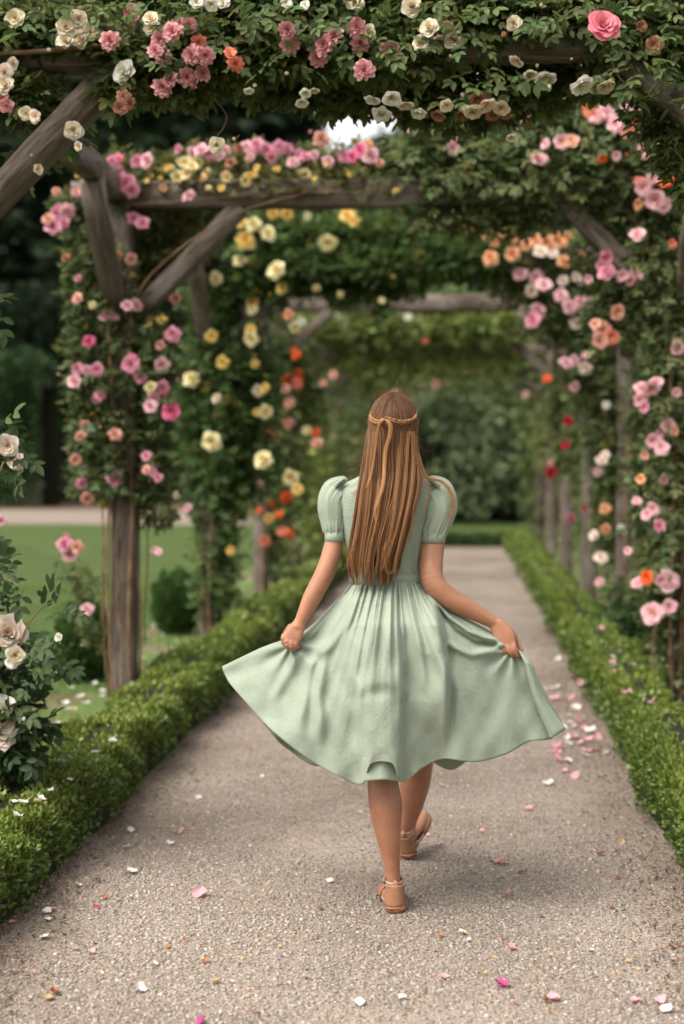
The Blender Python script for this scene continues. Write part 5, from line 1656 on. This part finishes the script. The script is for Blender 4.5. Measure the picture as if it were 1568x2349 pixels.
# skirt: control net of back and front panels, then folds
BACK = [
    [(806, 1336), (755, 1394), (694, 1450), (602, 1486), (513, 1531)],
    [(812, 1336), (768, 1400), (706, 1476), (622, 1522), (523, 1562)],
    [(822, 1335), (786, 1412), (732, 1512), (660, 1582), (562, 1609)],
    [(834, 1335), (804, 1428), (762, 1548), (706, 1636), (622, 1674)],
    [(847, 1335), (820, 1442), (788, 1572), (750, 1680), (700, 1736)],
    [(860, 1335), (836, 1452), (812, 1588), (792, 1704), (772, 1778)],
    [(872, 1335), (852, 1460), (834, 1594), (828, 1704), (829, 1799)],
    [(884, 1335), (872, 1465), (862, 1598), (858, 1700), (850, 1753)],
    [(896, 1335), (893, 1466), (893, 1598), (893, 1700), (898, 1751)],
    [(908, 1335), (914, 1464), (922, 1594), (924, 1702), (922, 1794)],
    [(920, 1335), (936, 1458), (954, 1586), (966, 1686), (968, 1762)],
    [(932, 1335), (956, 1446), (990, 1574), (1010, 1672), (1016, 1741)],
    [(943, 1335), (976, 1432), (1030, 1552), (1062, 1654), (1090, 1748)],
    [(953, 1335), (996, 1416), (1072, 1522), (1114, 1622), (1160, 1730)],
    [(962, 1335), (1014, 1404), (1110, 1494), (1156, 1590), (1212, 1702)],
    [(968, 1336), (1028, 1398), (1144, 1474), (1190, 1556), (1258, 1696)],
    [(971, 1336), (1040, 1402), (1164, 1474), (1218, 1528), (1296, 1672)],
]
FRONT = [
    [(970, 1337), (1040, 1420), (1140, 1500), (1192, 1580), (1240, 1690)],
    [(962, 1337), (1020, 1440), (1100, 1550), (1140, 1640), (1165, 1706)],
    [(945, 1337), (985, 1450), (1040, 1580), (1065, 1690), (1085, 1738)],
    [(930, 1337), (960, 1460), (1000, 1590), (1020, 1690), (1032, 1766)],
    [(915, 1337), (935, 1460), (955, 1590), (968, 1680), (972, 1738)],
    [(895, 1337), (900, 1460), (905, 1590), (908, 1680), (910, 1735)],
    [(875, 1337), (865, 1460), (855, 1590), (850, 1680), (848, 1735)],
    [(855, 1337), (835, 1455), (812, 1580), (795, 1680), (782, 1742)],
    [(840, 1337), (812, 1448), (775, 1570), (745, 1680), (722, 1757)],
    [(825, 1337), (790, 1435), (745, 1550), (700, 1650), (664, 1722)],
    [(813, 1337), (772, 1415), (720, 1515), (665, 1610), (628, 1690)],
    [(807, 1337), (760, 1402), (700, 1480), (630, 1560), (578, 1622)],
]
nb, nf = len(BACK), len(FRONT)
AB = [.095, .180, .205, .205, .200]
AF = [.09, .15, .19, .22, .24]
net = []
for c, colp in enumerate(BACK):
    ph = -np.pi / 2 + np.pi * c / (nb - 1)
    net.append([np.array([p[0], p[1], .005 - AB[r_] * math.cos(ph) ** .8 - (0.03 if r_ in (2, 3) and c in (0, nb - 1) else 0)]) for r_, p in enumerate(colp)])
for c, colp in enumerate(FRONT):
    ph = -np.pi / 2 + np.pi * (c + 1) / (nf + 1)
    net.append([np.array([p[0], p[1], .005 + AF[r_] * math.cos(ph) ** .8]) for r_, p in enumerate(colp)])
net = np.array(net)                              # (columns, 5, 3) : px, py, off
nc = len(net)
NV, NU = 96, 12
fine = np.array([catmull(col_, NV) for col_ in net])           # along each column
ext = np.concatenate([fine[-2:], fine, fine[:3]], 0)
grid = []
for c in range(nc):
    for q in range(NU):
        f = q / NU
        a, b_, c_, d = ext[c + 1], ext[c + 2], ext[c + 3], ext[c + 4]
        grid.append(0.5 * (2 * b_ + (c_ - a) * f + (2 * a - 5 * b_ + 4 * c_ - d) * f ** 2 + (3 * b_ - a - 3 * c_ + d) * f ** 3))
grid = np.array(grid)                            # (U, NV, 3)
U = len(grid)
uu = (np.arange(U) / NU)[:, None] + np.zeros((1, NV))          # column coordinate
vv = np.linspace(0, 1, NV)[None] + np.zeros((U, 1))
gx_, gy_, go = grid[..., 0], grid[..., 1], grid[..., 2]


def sg(x):
    return 1 / (1 + np.exp(-np.clip(x, -40, 40)))


def line_x(y, pts):
    pts = np.array(pts, float)
    return np.interp(y, pts[:, 1], pts[:, 0])


isback = (uu <= nb - 1).astype(float) * np.clip(np.minimum(uu, nb - 1 - uu) / 0.8, 0, 1)
sgn = np.where(uu <= nb - 1, -1.0, 1.0)
r_ = np.random.default_rng(21)
# gathers at the waist, running out into broad folds
gath = np.zeros_like(uu)
for fr, am, dec in ((6.1, .0085, 3.4), (9.7, .0046, 5.5), (14.7, .0026, 9.0), (3.1, .0070, 2.4)):
    ph = r_.uniform(0, 6)
    s = np.sin(uu * fr + ph + np.sin(uu * fr * .37 + ph) * 1.1)
    gath += am * (np.abs(s) ** .7 * np.sign(s)) * np.exp(-vv * dec) * np.clip(vv * 22, 0.35, 1)
fold = np.zeros_like(uu)
for fr, am in ((1.35, .016), (2.3, .010), (3.6, .0045)):
    ph = r_.uniform(0, 6)
    s = np.sin(uu * fr + ph + vv * .8 * math.sin(ph))
    fold += am * s * np.clip(vv * 1.25 - .12, 0, 1)
d = (gath + fold * .8) * sgn * -1.0
d = -(gath + fold * .5)
d = np.where(uu <= nb - 1, d, -d)
E = np.zeros_like(uu)
def rline(pts, am, wd, y1):
    xf = line_x(gy_, pts)
    return am * np.exp(-((gx_ - xf) / wd) ** 2) * np.clip((gy_ - 1340) / 40, 0, 1) * sg((y1 - gy_) / 18)


# cloth lying over the seat and the standing leg: one raised block with a soft side fold, then a tube over the calf
xA = line_x(gy_, [(818, 1343), (798, 1402), (788, 1469), (788, 1520), (797, 1560), (809, 1600), (812, 1630), (829, 1690), (836, 1741), (838, 1800)])
xC = line_x(gy_, [(912, 1343), (917, 1418), (929, 1515), (927, 1556), (932, 1587), (924, 1612), (922, 1746), (921, 1800)])
xB = line_x(gy_, [(974, 1343), (1001, 1392), (1017, 1459), (1027, 1520), (1030, 1598), (1026, 1700)])
fadein = np.clip((gy_ - 1345) / 90, 0, 1)
tA = np.clip((gx_ - xA) / (xC - xA), 0, 1)
blk = sg((gx_ - xA) / 4.5) * sg((xC - gx_) / (3.2 + 14 * np.clip((1470 - gy_) / 90, 0, 1)))
E -= .046 * blk * fadein * (.62 + .38 * np.sin(tA * np.pi))
# second block over the other thigh, ending in the deep fold
tB = np.clip((gx_ - xC) / (xB - xC), 0, 1)
blk2 = sg((gx_ - xC) / 5) * sg((xB - gx_) / 3.2) * sg((1665 - gy_) / 20)
E -= blk2 * fadein * (.010 + .038 * tB ** 1.5)
E += .014 * np.exp(-((gx_ - xB - 7) / 8) ** 2) * fadein * sg((1650 - gy_) / 20)
# the bag above the calf and the soft dent under it
yb = 1562 + 10 * ((gx_ - 880) / 60) ** 2 - (gx_ - 880) * .02
E -= .004 * np.exp(-((gx_ - 872) / 52) ** 2) * np.where(gy_ < yb, np.exp(-((gy_ - yb) / 30) ** 2), np.exp(-((gy_ - yb) / 18) ** 2))
E += .004 * np.exp(-((gx_ - 862) / 44) ** 2 - ((gy_ - yb - 26) / 15) ** 2)
E -= .008 * np.exp(-((gx_ - 822 - (gy_ - 1560) * .1) / 7) ** 2) * np.exp(-((gy_ - 1580) / 26) ** 2)
# smaller drapes running from the waist
for pts, am, wd, y1 in ([[(870, 1340), (858, 1420), (850, 1480), (848, 1530)], .010, 10, 1500], [[(895, 1340), (894, 1420), (890, 1500), (888, 1560)], .010, 9, 1500], [[(935, 1340), (950, 1420), (965, 1500), (975, 1600)], .010, 10, 1560],
                        [[(835, 1340), (800, 1420), (745, 1500), (730, 1590), (735, 1690)], .016, 13, 1690], [[(815, 1340), (775, 1420), (712, 1530), (690, 1650)], .014, 13, 1660], [[(808, 1340), (758, 1402), (700, 1470), (630, 1600)], .012, 14, 1610],
                        [[(955, 1345), (1015, 1440), (1090, 1540), (1120, 1640)], .008, 20, 1640], [[(1000, 1500), (1050, 1580), (1090, 1660), (1110, 1740)], .010, 22, 1760]):
    E -= rline(pts, am, wd, y1)
for pts, am, wd in ([[(990, 1370), (1030, 1415), (1075, 1448), (1110, 1462), (1140, 1468)], .016, 6], [[(1030, 1478), (1080, 1502), (1130, 1490), (1165, 1472)], .014, 9], [[(1010, 1400), (1045, 1448), (1090, 1476), (1140, 1478)], -.012, 5]):
    pp = np.array(pts, float)
    yl = np.interp(gx_, pp[:, 0], pp[:, 1])
    inx_ = sg((gx_ - pp[0, 0]) / 6) * sg((pp[-1, 0] - gx_) / 6)
    E -= am * np.exp(-((gy_ - yl) / wd) ** 2) * inx_
# cloth drawn up to the hands: short creases fanning out
for hx, hy, sx in ((668, 1478, -1), (1172, 1490, 1)):
    dx, dy = gx_ - hx, gy_ - hy
    rr = np.hypot(dx, dy)
    an = np.arctan2(dy, dx)
    E -= .0055 * np.sin(an * 9 + .6) * np.exp(-((rr - 34) / 46) ** 2)
E *= isback * 1.6
# light crumpling of the linen
cr_ = np.zeros_like(uu)
for q in range(14):
    kx, ky = r_.normal(0, .05), r_.normal(0, .05)
    cr_ += np.sin(gx_ * kx + gy_ * ky + r_.uniform(0, 6)) * .0011
hem = np.sin(uu * 3.9 + 1) * .006 * np.clip((vv - .8) * 5, 0, 1) + np.sin(uu * 6.7) * .004 * np.clip((vv - .88) * 8, 0, 1)
off = go + d + E + cr_ + hem * np.where(uu <= nb - 1, -1, 1)
V = at(gx_.ravel(), gy_.ravel(), YC + off.ravel())
i = np.arange(U)[:, None] * NV
inx = ((np.arange(U) + 1) % U)[:, None] * NV
j = np.arange(NV - 1)[None]
Q = np.stack([i + j, i + j + 1, inx + j + 1, inx + j], -1).reshape(-1, 4)
b = MB(); b.put(V, [Q])
sk = wear('skirt', b.mesh('skirt', M['linen']), dress)
so = sk.modifiers.new('cloth', 'SOLIDIFY')
so.thickness = 0.0022
so.offset = 0
# hem band showing below the fold over the calf
b = MB()
tq = np.linspace(0, 1, 28)
Vb = np.array([at(833 + 88 * tq + (1 - q) * 0, 1738 + 51 * q + 5 * (2 * tq - 1) ** 2 * q, YC - .222 - .022 * np.sin(tq * np.pi) + .004 * np.sin(tq * 9) - .006 * q) for q in np.linspace(0, 1, 12)]).reshape(-1, 3)
i = np.arange(11)[:, None] * 28
j = np.arange(27)[None]
b.put(Vb, [np.stack([i + j, i + 28 + j, i + 28 + j + 1, i + j + 1], -1).reshape(-1, 4)])
hbnd = wear('hem_band', b.mesh('hem_band', M['linen']), dress)
so = hbnd.modifiers.new('cloth', 'SOLIDIFY')
so.thickness = 0.0022
# rolled edge of cloth standing out below the right hand
b = MB()
rows = [((1190, 1492), (1197, 1494)), ((1200, 1518), (1220, 1522)), ((1209, 1552), (1232, 1552)), ((1222, 1598), (1248, 1598)), ((1238, 1640), (1268, 1630)), ((1262, 1697), (1297, 1671))]
R1 = catmull(np.array([[*a, *c] for a, c in rows], float), 40)
Vr = []
for q, (ax, ay, cx, cy) in enumerate(R1):
    t = np.linspace(0, 1, 14)
    Vr.append(at(ax + (cx - ax) * t, ay + (cy - ay) * t, YC - .060 - .030 * np.sin(t * np.pi * .9 + .25) * min(1, q / 8) + .018 * t))
Vr = np.vstack(Vr)
i = np.arange(39)[:, None] * 14
j = np.arange(13)[None]
Q = np.stack([i + j, i + 14 + j, i + 14 + j + 1, i + j + 1], -1).reshape(-1, 4)
b.put(Vr, [Q])
fl = wear('skirt_edge_fold', b.mesh('skirt_edge_fold', M['linen']), dress)
so = fl.modifiers.new('cloth', 'SOLIDIFY')
so.thickness = 0.0022

# ---- hair
hr = np.random.default_rng(33)
LE = [(890, 880), (930, 848), (967, 842), (1025, 835), (1083, 827), (1141, 817), (1187, 812), (1256, 801), (1291, 797), (1345, 806)]
RE = [(890, 925), (930, 957), (967, 960), (1037, 958), (1094, 969), (1141, 962), (1187, 948), (1233, 934), (1280, 921), (1345, 914)]
DP = [(900, -.10), (967, -.112), (1040, -.116), (1085, -.122), (1120, -.142), (1170, -.158), (1230, -.160), (1290, -.154), (1345, -.142)]


def lx(y):
    return np.interp(y, [p[0] for p in LE], [p[1] for p in LE])


def rx(y):
    return np.interp(y, [p[0] for p in RE], [p[1] for p in RE])


def dp(y):
    return np.interp(y, [p[0] for p in DP], [p[1] for p in DP])


HAIR_D, HAIR_M, HAIR_L = np.array([0.032, 0.015, 0.009]), np.array([0.150, 0.064, 0.026]), np.array([0.52, 0.27, 0.115])


def strand_col(n, light, tipl):
    t = np.linspace(0, 1, n)[:, None]
    base = HAIR_D * (1 - light) + HAIR_M * light
    tip = HAIR_M * (1 - tipl) + HAIR_L * tipl
    return base * (1 - t ** .8) + tip * t ** .8


hb = MB()


def head_part(u, lift, jit):
    """from the parting on top of the head down to the braid line"""
    ang = (u - .5) * R(215)                       # 0 = straight back
    end = np.array([math.sin(ang), -math.cos(ang), 0.16])
    st = np.array([np.sign(u - .5) * .03 + jit[0] * .02, -0.45 + 0.95 * abs(2 * u - 1) + jit[1] * .30, 1.0])
    st, end = norm(st), norm(end)
    om = math.acos(np.clip(st @ end, -1, 1))
    t = np.linspace(0, 1, 9)[:, None]
    D = (np.sin((1 - t) * om) * st + np.sin(t * om) * end) / math.sin(om)
    return HC + D * (HR * lift)


LOCKS = np.sort(hr.uniform(0, 1, 34))
LOCK_D = hr.normal(0, .004, 34)
LOCK_L = np.clip(hr.normal(.5, .28, 34), 0, 1)
LOCK_W = hr.normal(0, 1, (34, 3))


def fall(u, y_end, lift, k, jit, head_end, y_start=968):
    n = 26
    ys = np.linspace(y_start, y_end, n)
    t = (ys - y_start) / (1345 - y_start)
    L_, R_ = lx(ys), rx(ys)
    g = np.clip(t * 1.3, 0, 1) ** .7
    uc = u + (LOCKS[k] - u) * .38 * g + LOCK_W[k, 0] * .022 * np.sin(t * (3 + LOCK_W[k, 1]) + LOCK_W[k, 2] * 3) * t + jit[0] * .012 * t
    x = L_ + (R_ - L_) * uc
    edge = np.clip(np.abs(2 * u - 1), 0, 1) ** 2.4
    o = dp(ys) + edge * (.085 * (1 - np.clip(t * 1.6, 0, .6))) + lift + (jit[1] * .003 + LOCK_D[k]) * g
    P_ = W(x, ys, o)
    wgt = np.exp(-t * 16)[:, None]
    return P_ + (head_end - P_[0]) * wgt


NS = 4600
for q in range(NS):
    u = np.clip(hr.uniform(-.01, 1.01), 0, 1)
    layer = q / NS                                # inner first, outer last
    jit = hr.normal(0, 1, 3)
    lift = 1.045 + .055 * layer + hr.normal(0, .006)
    H_ = head_part(u, lift, jit)
    k = int(np.argmin(np.abs(LOCKS - u - hr.normal(0, .008))))
    ye = 1314 - 34 * max(0, u - .6) + 14 * math.sin(u * 19) + 12 * LOCK_W[k, 2] + hr.normal(0, 12)
    if hr.random() < .22:
        ye -= hr.uniform(10, 110) * hr.random()
    ye = min(ye, 1346 - 6 * hr.random())
    Fp = fall(u, ye, .026 * (1 - layer) - .004 + hr.normal(0, .002), k, jit, H_[-1])
    P_ = np.vstack([H_[:-1], Fp])
    n = len(P_)
    rad = np.interp(np.linspace(0, 1, n), [0, .25, .8, 1], [.0008, .00095, .0008, .0002]) * hr.uniform(.5, 1.3)
    light = np.clip(hr.normal(.05 + .5 * layer * LOCK_L[k], .28), 0, 1)
    tipl = np.clip(hr.normal(.62, .25) if hr.random() < .12 + .45 * layer * LOCK_L[k] else hr.normal(.08, .1), 0, 1)
    Vt, Qt, Tt = tube(P_, rad, 4, cap=False)
    C = np.repeat(strand_col(n, light, tipl), 4, 0)
    hb.put(Vt, [Qt], C)
# scalp cover under the strands
V, Q = ball(HC + [0, -.002, .002], HR * 1.03, 32, 24)
keep = (V[Q].mean(1)[:, 1] < HC[1] + .045) & (V[Q].mean(1)[:, 2] > HC[2] - .085)
hb.put(V, [Q[keep]], HAIR_D)
ys = np.linspace(1010, 1300, 30)
us = np.linspace(.04, .96, 16)
V = np.array([W(lx(y) + (rx(y) - lx(y)) * us, np.full(16, y), dp(y) + (2 * us - 1) ** 2 * .06 + .016) for y in ys]).reshape(-1, 3)
i = np.arange(29)[:, None] * 16
j = np.arange(15)[None]
hb.put(V, [np.stack([i + j, i + 16 + j, i + 16 + j + 1, i + j + 1], -1).reshape(-1, 4)], HAIR_D * 1.3)
hair = wear('hair', hb.mesh('hair', M['hair']), person, label='long straight brown hair with golden ends hanging down the back')


def lock(pts, n_str, spread, light, rad=.0013, name='hair_lock', taper=True, emerge=False):
    """a lock of thin strands along pts (px, py, off)"""
    b = MB()
    P_ = catmull(np.array([W(p[0], p[1], p[2]) for p in pts]), 34)
    t = np.linspace(0, 1, 34)[:, None]
    if emerge:
        P_ = P_ + np.array([0, 1.0, 0]) * .022 * np.exp(-(t / .10) ** 2)
    rad *= .7
    for q in range(int(n_str * 1.7)):
        o = hr.normal(0, spread, 3) * np.array([1, .6, .4])
        wv = np.outer(np.sin(t[:, 0] * hr.uniform(2, 6) + hr.uniform(0, 6)), hr.normal(0, spread * .6, 3))
        end = int(34 * hr.uniform(.82, 1.0)) if taper else 34
        C_ = (P_ + o * (1 - .35 * t) + wv * t)[:end]
        k = np.clip(light + hr.normal(0, .18), 0, 1)
        c = (HAIR_M * (1 - k) + HAIR_L * k)
        b.tube(C_, np.linspace(rad, rad * .4, end) * hr.uniform(.7, 1.2), 4, col=c, cap=False)
    return wear(name, b.mesh(name, M['hair']), hair)


# braid round the back of the head
def braid(pts):
    b = MB()
    P_ = catmull(np.array([W(p[0], p[1], p[2]) for p in pts]), 120)
    Tn = norm(np.gradient(P_, axis=0))
    N_ = norm(np.cross(Tn, [0, 0, 1.0]))
    B_ = np.cross(N_, Tn)
    s = np.linspace(0, 1, 120)
    for k in range(3):
        a = s * 2 * np.pi * 7.5 + k * 2.094
        C_ = P_ + N_ * (np.sin(a * 2) * .0022)[:, None] + B_ * (np.sin(a) * .0048)[:, None]
        for q in range(7):
            o = hr.normal(0, .0012, 3)
            kk = np.clip(.55 + hr.normal(0, .22), 0, 1)
            b.tube(C_ + o, .0013, 4, col=HAIR_M * (1 - kk) + HAIR_L * kk, cap=False)
    return wear('braid', b.mesh('braid', M['hair']), hair)


braid([(851, 944, .0), (849, 957, -.050), (858, 966, -.088), (872, 968, -.114), (884, 961, -.124), (900, 964, -.126), (920, 968, -.118), (938, 966, -.100), (951, 959, -.062), (953, 946, -.012)])
b = MB()
b.tube([W(880.5, 957, -.128), W(881.5, 963, -.137), W(880.5, 970, -.132)], .0016, 6, 10)
wear('hair_tie', b.mesh('hair_tie', M['black']), hair)
lock([(882, 962, -.132), (873, 966, -.136), (866, 985, -.136), (861, 1020, -.134), (855, 1060, -.136), (848, 1095, -.146), (836, 1125, -.160)], 16, .0026, .75)
lock([(881, 963, -.134), (890, 967, -.138), (895, 982, -.138), (892, 1005, -.136), (884, 1030, -.135), (881, 1065, -.140), (878, 1110, -.158), (868, 1145, -.172), (860, 1170, -.178), (862, 1190, -.178), (872, 1212, -.178)], 16, .0026, .85)
for pts, n, l in ([[(918, 990, -0.132), (916, 1060, -0.130), (909, 1130, -0.162), (902, 1190, -0.180), (892, 1240, -0.182), (884, 1290, -0.176), (876, 1305, -0.170), (872, 1318, -0.168)], 9, .8],
                  [[(934, 990, -0.126), (930, 1070, -0.128), (922, 1150, -0.166), (908, 1215, -0.180), (890, 1270, -0.180), (880, 1312, -0.170)], 9, .75],
                  [[(945, 990, -0.116), (948, 1060, -0.116), (944, 1120, -0.146), (930, 1190, -0.174), (916, 1250, -0.176), (906, 1300, -0.168), (912, 1318, -0.164)], 10, .8],
                  [[(858, 990, -0.122), (850, 1060, -0.122), (846, 1130, -0.156), (838, 1200, -0.174), (830, 1260, -0.174), (826, 1320, -0.162)], 9, .7],
                  [[(870, 1100, -0.160), (866, 1180, -0.178), (850, 1250, -0.182), (842, 1300, -0.174), (834, 1336, -0.162)], 9, .7],
                  [[(905, 1120, -0.160), (880, 1200, -0.182), (868, 1250, -0.184), (866, 1290, -0.178), (856, 1330, -0.166)], 9, .65],
                  [[(890, 1240, -0.182), (882, 1262, -0.184), (884, 1300, -0.178), (892, 1316, -0.170), (905, 1305, -0.168)], 6, .85],
                  [[(846, 1010, -0.104), (838, 1080, -0.114), (828, 1150, -0.140), (820, 1210, -0.156), (806, 1260, -0.160), (797, 1290, -0.156), (786, 1318, -0.150)], 7, .55],
                  [[(952, 1000, -0.104), (958, 1070, -0.104), (960, 1110, -0.128), (948, 1170, -0.156), (940, 1230, -0.160), (930, 1250, -0.158)], 9, .6]):
    lock(pts, n, .0044, l * .6, .0009, emerge=True)
# strands blown over the other shoulder
lock([(955, 1040, -.085), (968, 1085, -.085), (985, 1098, -.080), (1012, 1105, -.072), (1030, 1128, -.068), (1036, 1165, -.066), (1030, 1195, -.064), (1021, 1210, -.066)], 14, .0042, .7, .0009)
lock([(958, 1050, -.085), (975, 1093, -.083), (1000, 1100, -.076), (1028, 1120, -.068), (1042, 1150, -.064), (1047, 1180, -.060)], 8, .0048, .75, .0007)
lock([(955, 1060, -.090), (972, 1100, -.098), (982, 1118, -.100), (980, 1150, -.104), (968, 1185, -.108), (962, 1210, -.108)], 6, .0022, .6, .0009)
# fly-away hairs
b = MB()
for q in range(80):
    u = hr.uniform(0, 1)
    H_ = head_part(u, 1.10, hr.normal(0, 1, 3))
    k = hr.integers(1, 5)
    p = H_[k]
    dr = norm(p - HC + hr.normal(0, .05, 3))
    L_ = hr.uniform(.02, .055)
    sd_ = norm(hr.normal(0, 1, 3))
    b.tube([p, p + dr * L_ * .25 + sd_ * L_ * .3, p + dr * L_ * .35 + sd_ * L_ * .9, p + dr * L_ * .1 + sd_ * L_ * 1.5], .00028, 3, 10, col=HAIR_M * 1.3, cap=False)
for q in range(60):
    y = hr.uniform(985, 1200)
    sd_ = -1 if hr.random() < .7 else 1
    x = lx(y) if sd_ < 0 else rx(y)
    ln = hr.uniform(10, 38)
    b.tube([W(x - sd_ * 6, y - 12, -.09), W(x + sd_ * ln * .4, y + 4, -.09), W(x + sd_ * ln, y + hr.uniform(-8, 22), -.09)], .00026, 3, 8, col=HAIR_M * 1.3, cap=False)
b.tube([W(850, 995, -.08), W(800, 1004, -.07), W(757, 1008, -.06), W(722, 1000, -.05)], .0003, 3, 16, col=HAIR_M, cap=False)
wear('stray_hair', b.mesh('stray_hair', M['hair']), hair, kind='stuff')

# eyes, on the far side of the head
for s_ in (-1, 1):
    V, Q = ball(HC + np.array([s_ * .030, .081, .004]), (.011, .009, .008), 14, 9)
    b = MB(); b.put(V, [Q])
    wear('eye', b.mesh('eye', M['eye']), person)
# ring on the left hand
a = np.linspace(0, 2 * np.pi, 20)
rc = W(667.5, 1479, HL - .019)
b = MB()
b.tube(rc + np.column_stack([np.cos(a) * .0098, np.sin(a) * .0098, np.zeros(20)]), .0017, 6)
wear('finger_ring', b.mesh('finger_ring', M['metal']), person)


# ---- sandals
def sandal(heel, ankle, td, up, flat_on_ground, toe_tilt=0.0):
    td, up = norm(np.asarray(td, float)), norm(np.asarray(up, float))
    sd_ = np.cross(td, up)
    # heel counter: a cup round the heel with a scalloped front edge
    n_a, n_z = 40, 12
    V = []
    for z in range(n_z):
        t = z / (n_z - 1)
        for k in range(n_a):
            a = -1 + 2 * k / (n_a - 1)
            wrap = a * R(118) * (1 - .40 * t ** 1.5 + .03 * math.cos(t * 30))
            rad_s, rad_b = .0315 - .004 * t, .034 - .006 * t
            p = heel + td * .018 + (-math.cos(wrap) * rad_b) * td + math.sin(wrap) * rad_s * sd_
            if abs(wrap) > R(90):
                p = p + td * .0
            V.append(p + up * (-.026 + .068 * t))
    V = np.array(V)
    i = np.arange(n_z - 1)[:, None] * n_a
    j = np.arange(n_a - 1)[None]
    b = MB(); b.put(V, [np.stack([i + j, i + j + 1, i + n_a + j + 1, i + n_a + j], -1).reshape(-1, 4)])
    # tab up the back to the strap
    tb = [heel + td * (-.012 + .004) + up * .030, heel + td * (-.012 + .006) + up * .048, ankle - td * .0285 + up * .004]
    b.tube(tb, [.010, .008, .007], 10, 12, flat=(tuple(td), .35))
    s = wear('sandal', b.mesh('sandal', M['leather']), person)
    so_ = s.modifiers.new('hide', 'SOLIDIFY')
    so_.thickness = .0025
    so_.offset = 1
    # sole with a low heel block
    prof = [(-.022, .012), (-.019, .024), (-.005, .0305), (.02, .0315), (.06, .028), (.10, .033), (.14, .037), (.175, .033), (.20, .022), (.212, .008)]
    prof = catmull(np.array(prof), 40)
    top_, bot = [], []
    for x, w_ in prof:
        for q in np.linspace(-1, 1, 9):
            top_.append(heel + td * x + sd_ * q * w_ + up * -.026)
            bot.append(heel + td * x + sd_ * q * w_ * .98 + up * -.032)
    V = np.vstack([top_, bot])
    i = np.arange(39)[:, None] * 9
    j = np.arange(8)[None]
    Qt = np.stack([i + j, i + j + 1, i + 9 + j + 1, i + 9 + j], -1).reshape(-1, 4)
    N0 = 360
    Fs = [Qt, Qt[:, ::-1] + N0]
    for j0 in (0, 8):
        k = np.arange(39) * 9 + j0
        Fs.append(np.stack([k, k + 9, k + 9 + N0, k + N0], -1))
    k = np.arange(8)
    Fs.append(np.stack([k, k + N0, k + 1 + N0, k + 1], -1))
    b = MB(); b.put(V, Fs)
    a = np.linspace(0, 2 * np.pi, 28, endpoint=False)
    ringp = np.array([heel + td * (.012 + np.cos(q) * .034) + sd_ * np.sin(q) * .0305 for q in a])
    V = np.vstack([ringp + up * -.031, ringp + up * -.0445])
    V = np.vstack([V, V[28:].mean(0)])
    k = np.arange(28)
    b.put(V, [np.stack([k, (k + 1) % 28, (k + 1) % 28 + 28, k + 28], -1), np.stack([k + 28, (k + 1) % 28 + 28, np.full(28, 56)], -1)])
    wear('sole', b.mesh('sole', M['sole'], False), s)
    # toe cap
    b = MB()
    rows = []
    for x, w_, h_ in ((.095, .036, .040), (.125, .039, .036), (.16, .037, .029), (.19, .028, .021), (.208, .014, .014), (.214, .004, .008)):
        a = np.linspace(0, np.pi, 18)
        rows.append(heel + td * x + np.outer(np.cos(a) * w_, sd_) + np.outer(np.sin(a) * h_ - .027, up))
    V = np.vstack(rows)
    i = np.arange(5)[:, None] * 18
    j = np.arange(17)[None]
    b.put(V, [np.stack([i + j, i + j + 1, i + 18 + j + 1, i + 18 + j], -1).reshape(-1, 4)])
    t_ = wear('toe_cap', b.mesh('toe_cap', M['leather']), s)
    so_ = t_.modifiers.new('hide', 'SOLIDIFY')
    so_.thickness = .0025
    # double ankle strap and buckle
    for dz, nm in ((.004, 0), (-.008, 1)):
        b = MB()
        a = np.linspace(0, 2 * np.pi, 40, endpoint=False)
        V = []
        for dz2, ro in ((-.005, 0), (-.005, .0022), (.005, .0022), (.005, 0)):
            V.append(np.array([ankle + td * (np.cos(q) * (.0295 + ro)) + sd_ * np.sin(q) * (.0285 + ro) + up * (dz + dz2 + .006 * np.cos(q)) for q in a]))
        V = np.vstack(V)
        k = np.arange(40)
        kn = (k + 1) % 40
        b.put(V, [np.stack([k + 40 * m0, kn + 40 * m0, kn + 40 * m1, k + 40 * m1], -1) for m0, m1 in ((0, 1), (1, 2), (2, 3), (3, 0))])
        wear('ankle_strap', b.mesh('ankle_strap', M['leather_pale']), s)
    b = MB()
    c = ankle - sd_ * .031 - td * .006
    b.put(*[(lambda VF: (VF[0], [VF[1]]))(box_vf(c + up * .004, (.003, .007, .007)))][0])
    wear('buckle', b.mesh('buckle', M['metal'], False), s)
    # side leather between heel and toe
    b = MB()
    for sg_ in (-1, 1):
        rows = []
        for x, h0 in ((.03, .028), (.055, .014), (.075, .010), (.10, .016)):
            w_ = np.interp(x, [.02, .06, .10], [.033, .031, .036])
            rows.append(np.array([heel + td * x + sd_ * sg_ * w_ * (1 - .10 * t) + up * (-.027 + h0 * t) for t in np.linspace(0, 1, 6)]))
        V = np.vstack(rows)
        i = np.arange(3)[:, None] * 6
        j = np.arange(5)[None]
        b.put(V, [np.stack([i + j, i + j + 1, i + 6 + j + 1, i + 6 + j], -1).reshape(-1, 4)])
    q_ = wear('side_panel', b.mesh('side_panel', M['leather_pale']), s)
    so_ = q_.modifiers.new('hide', 'SOLIDIFY')
    so_.thickness = .002
    return s


hl2 = hl.copy()
hl2[2] = 0.0445 + 0.010
sandal(hl2, W(902, 2021, -.05), toe_dir, (0, 0, 1), True)
sandal(h2, W(934, 1899, .505), td2, up2, False)
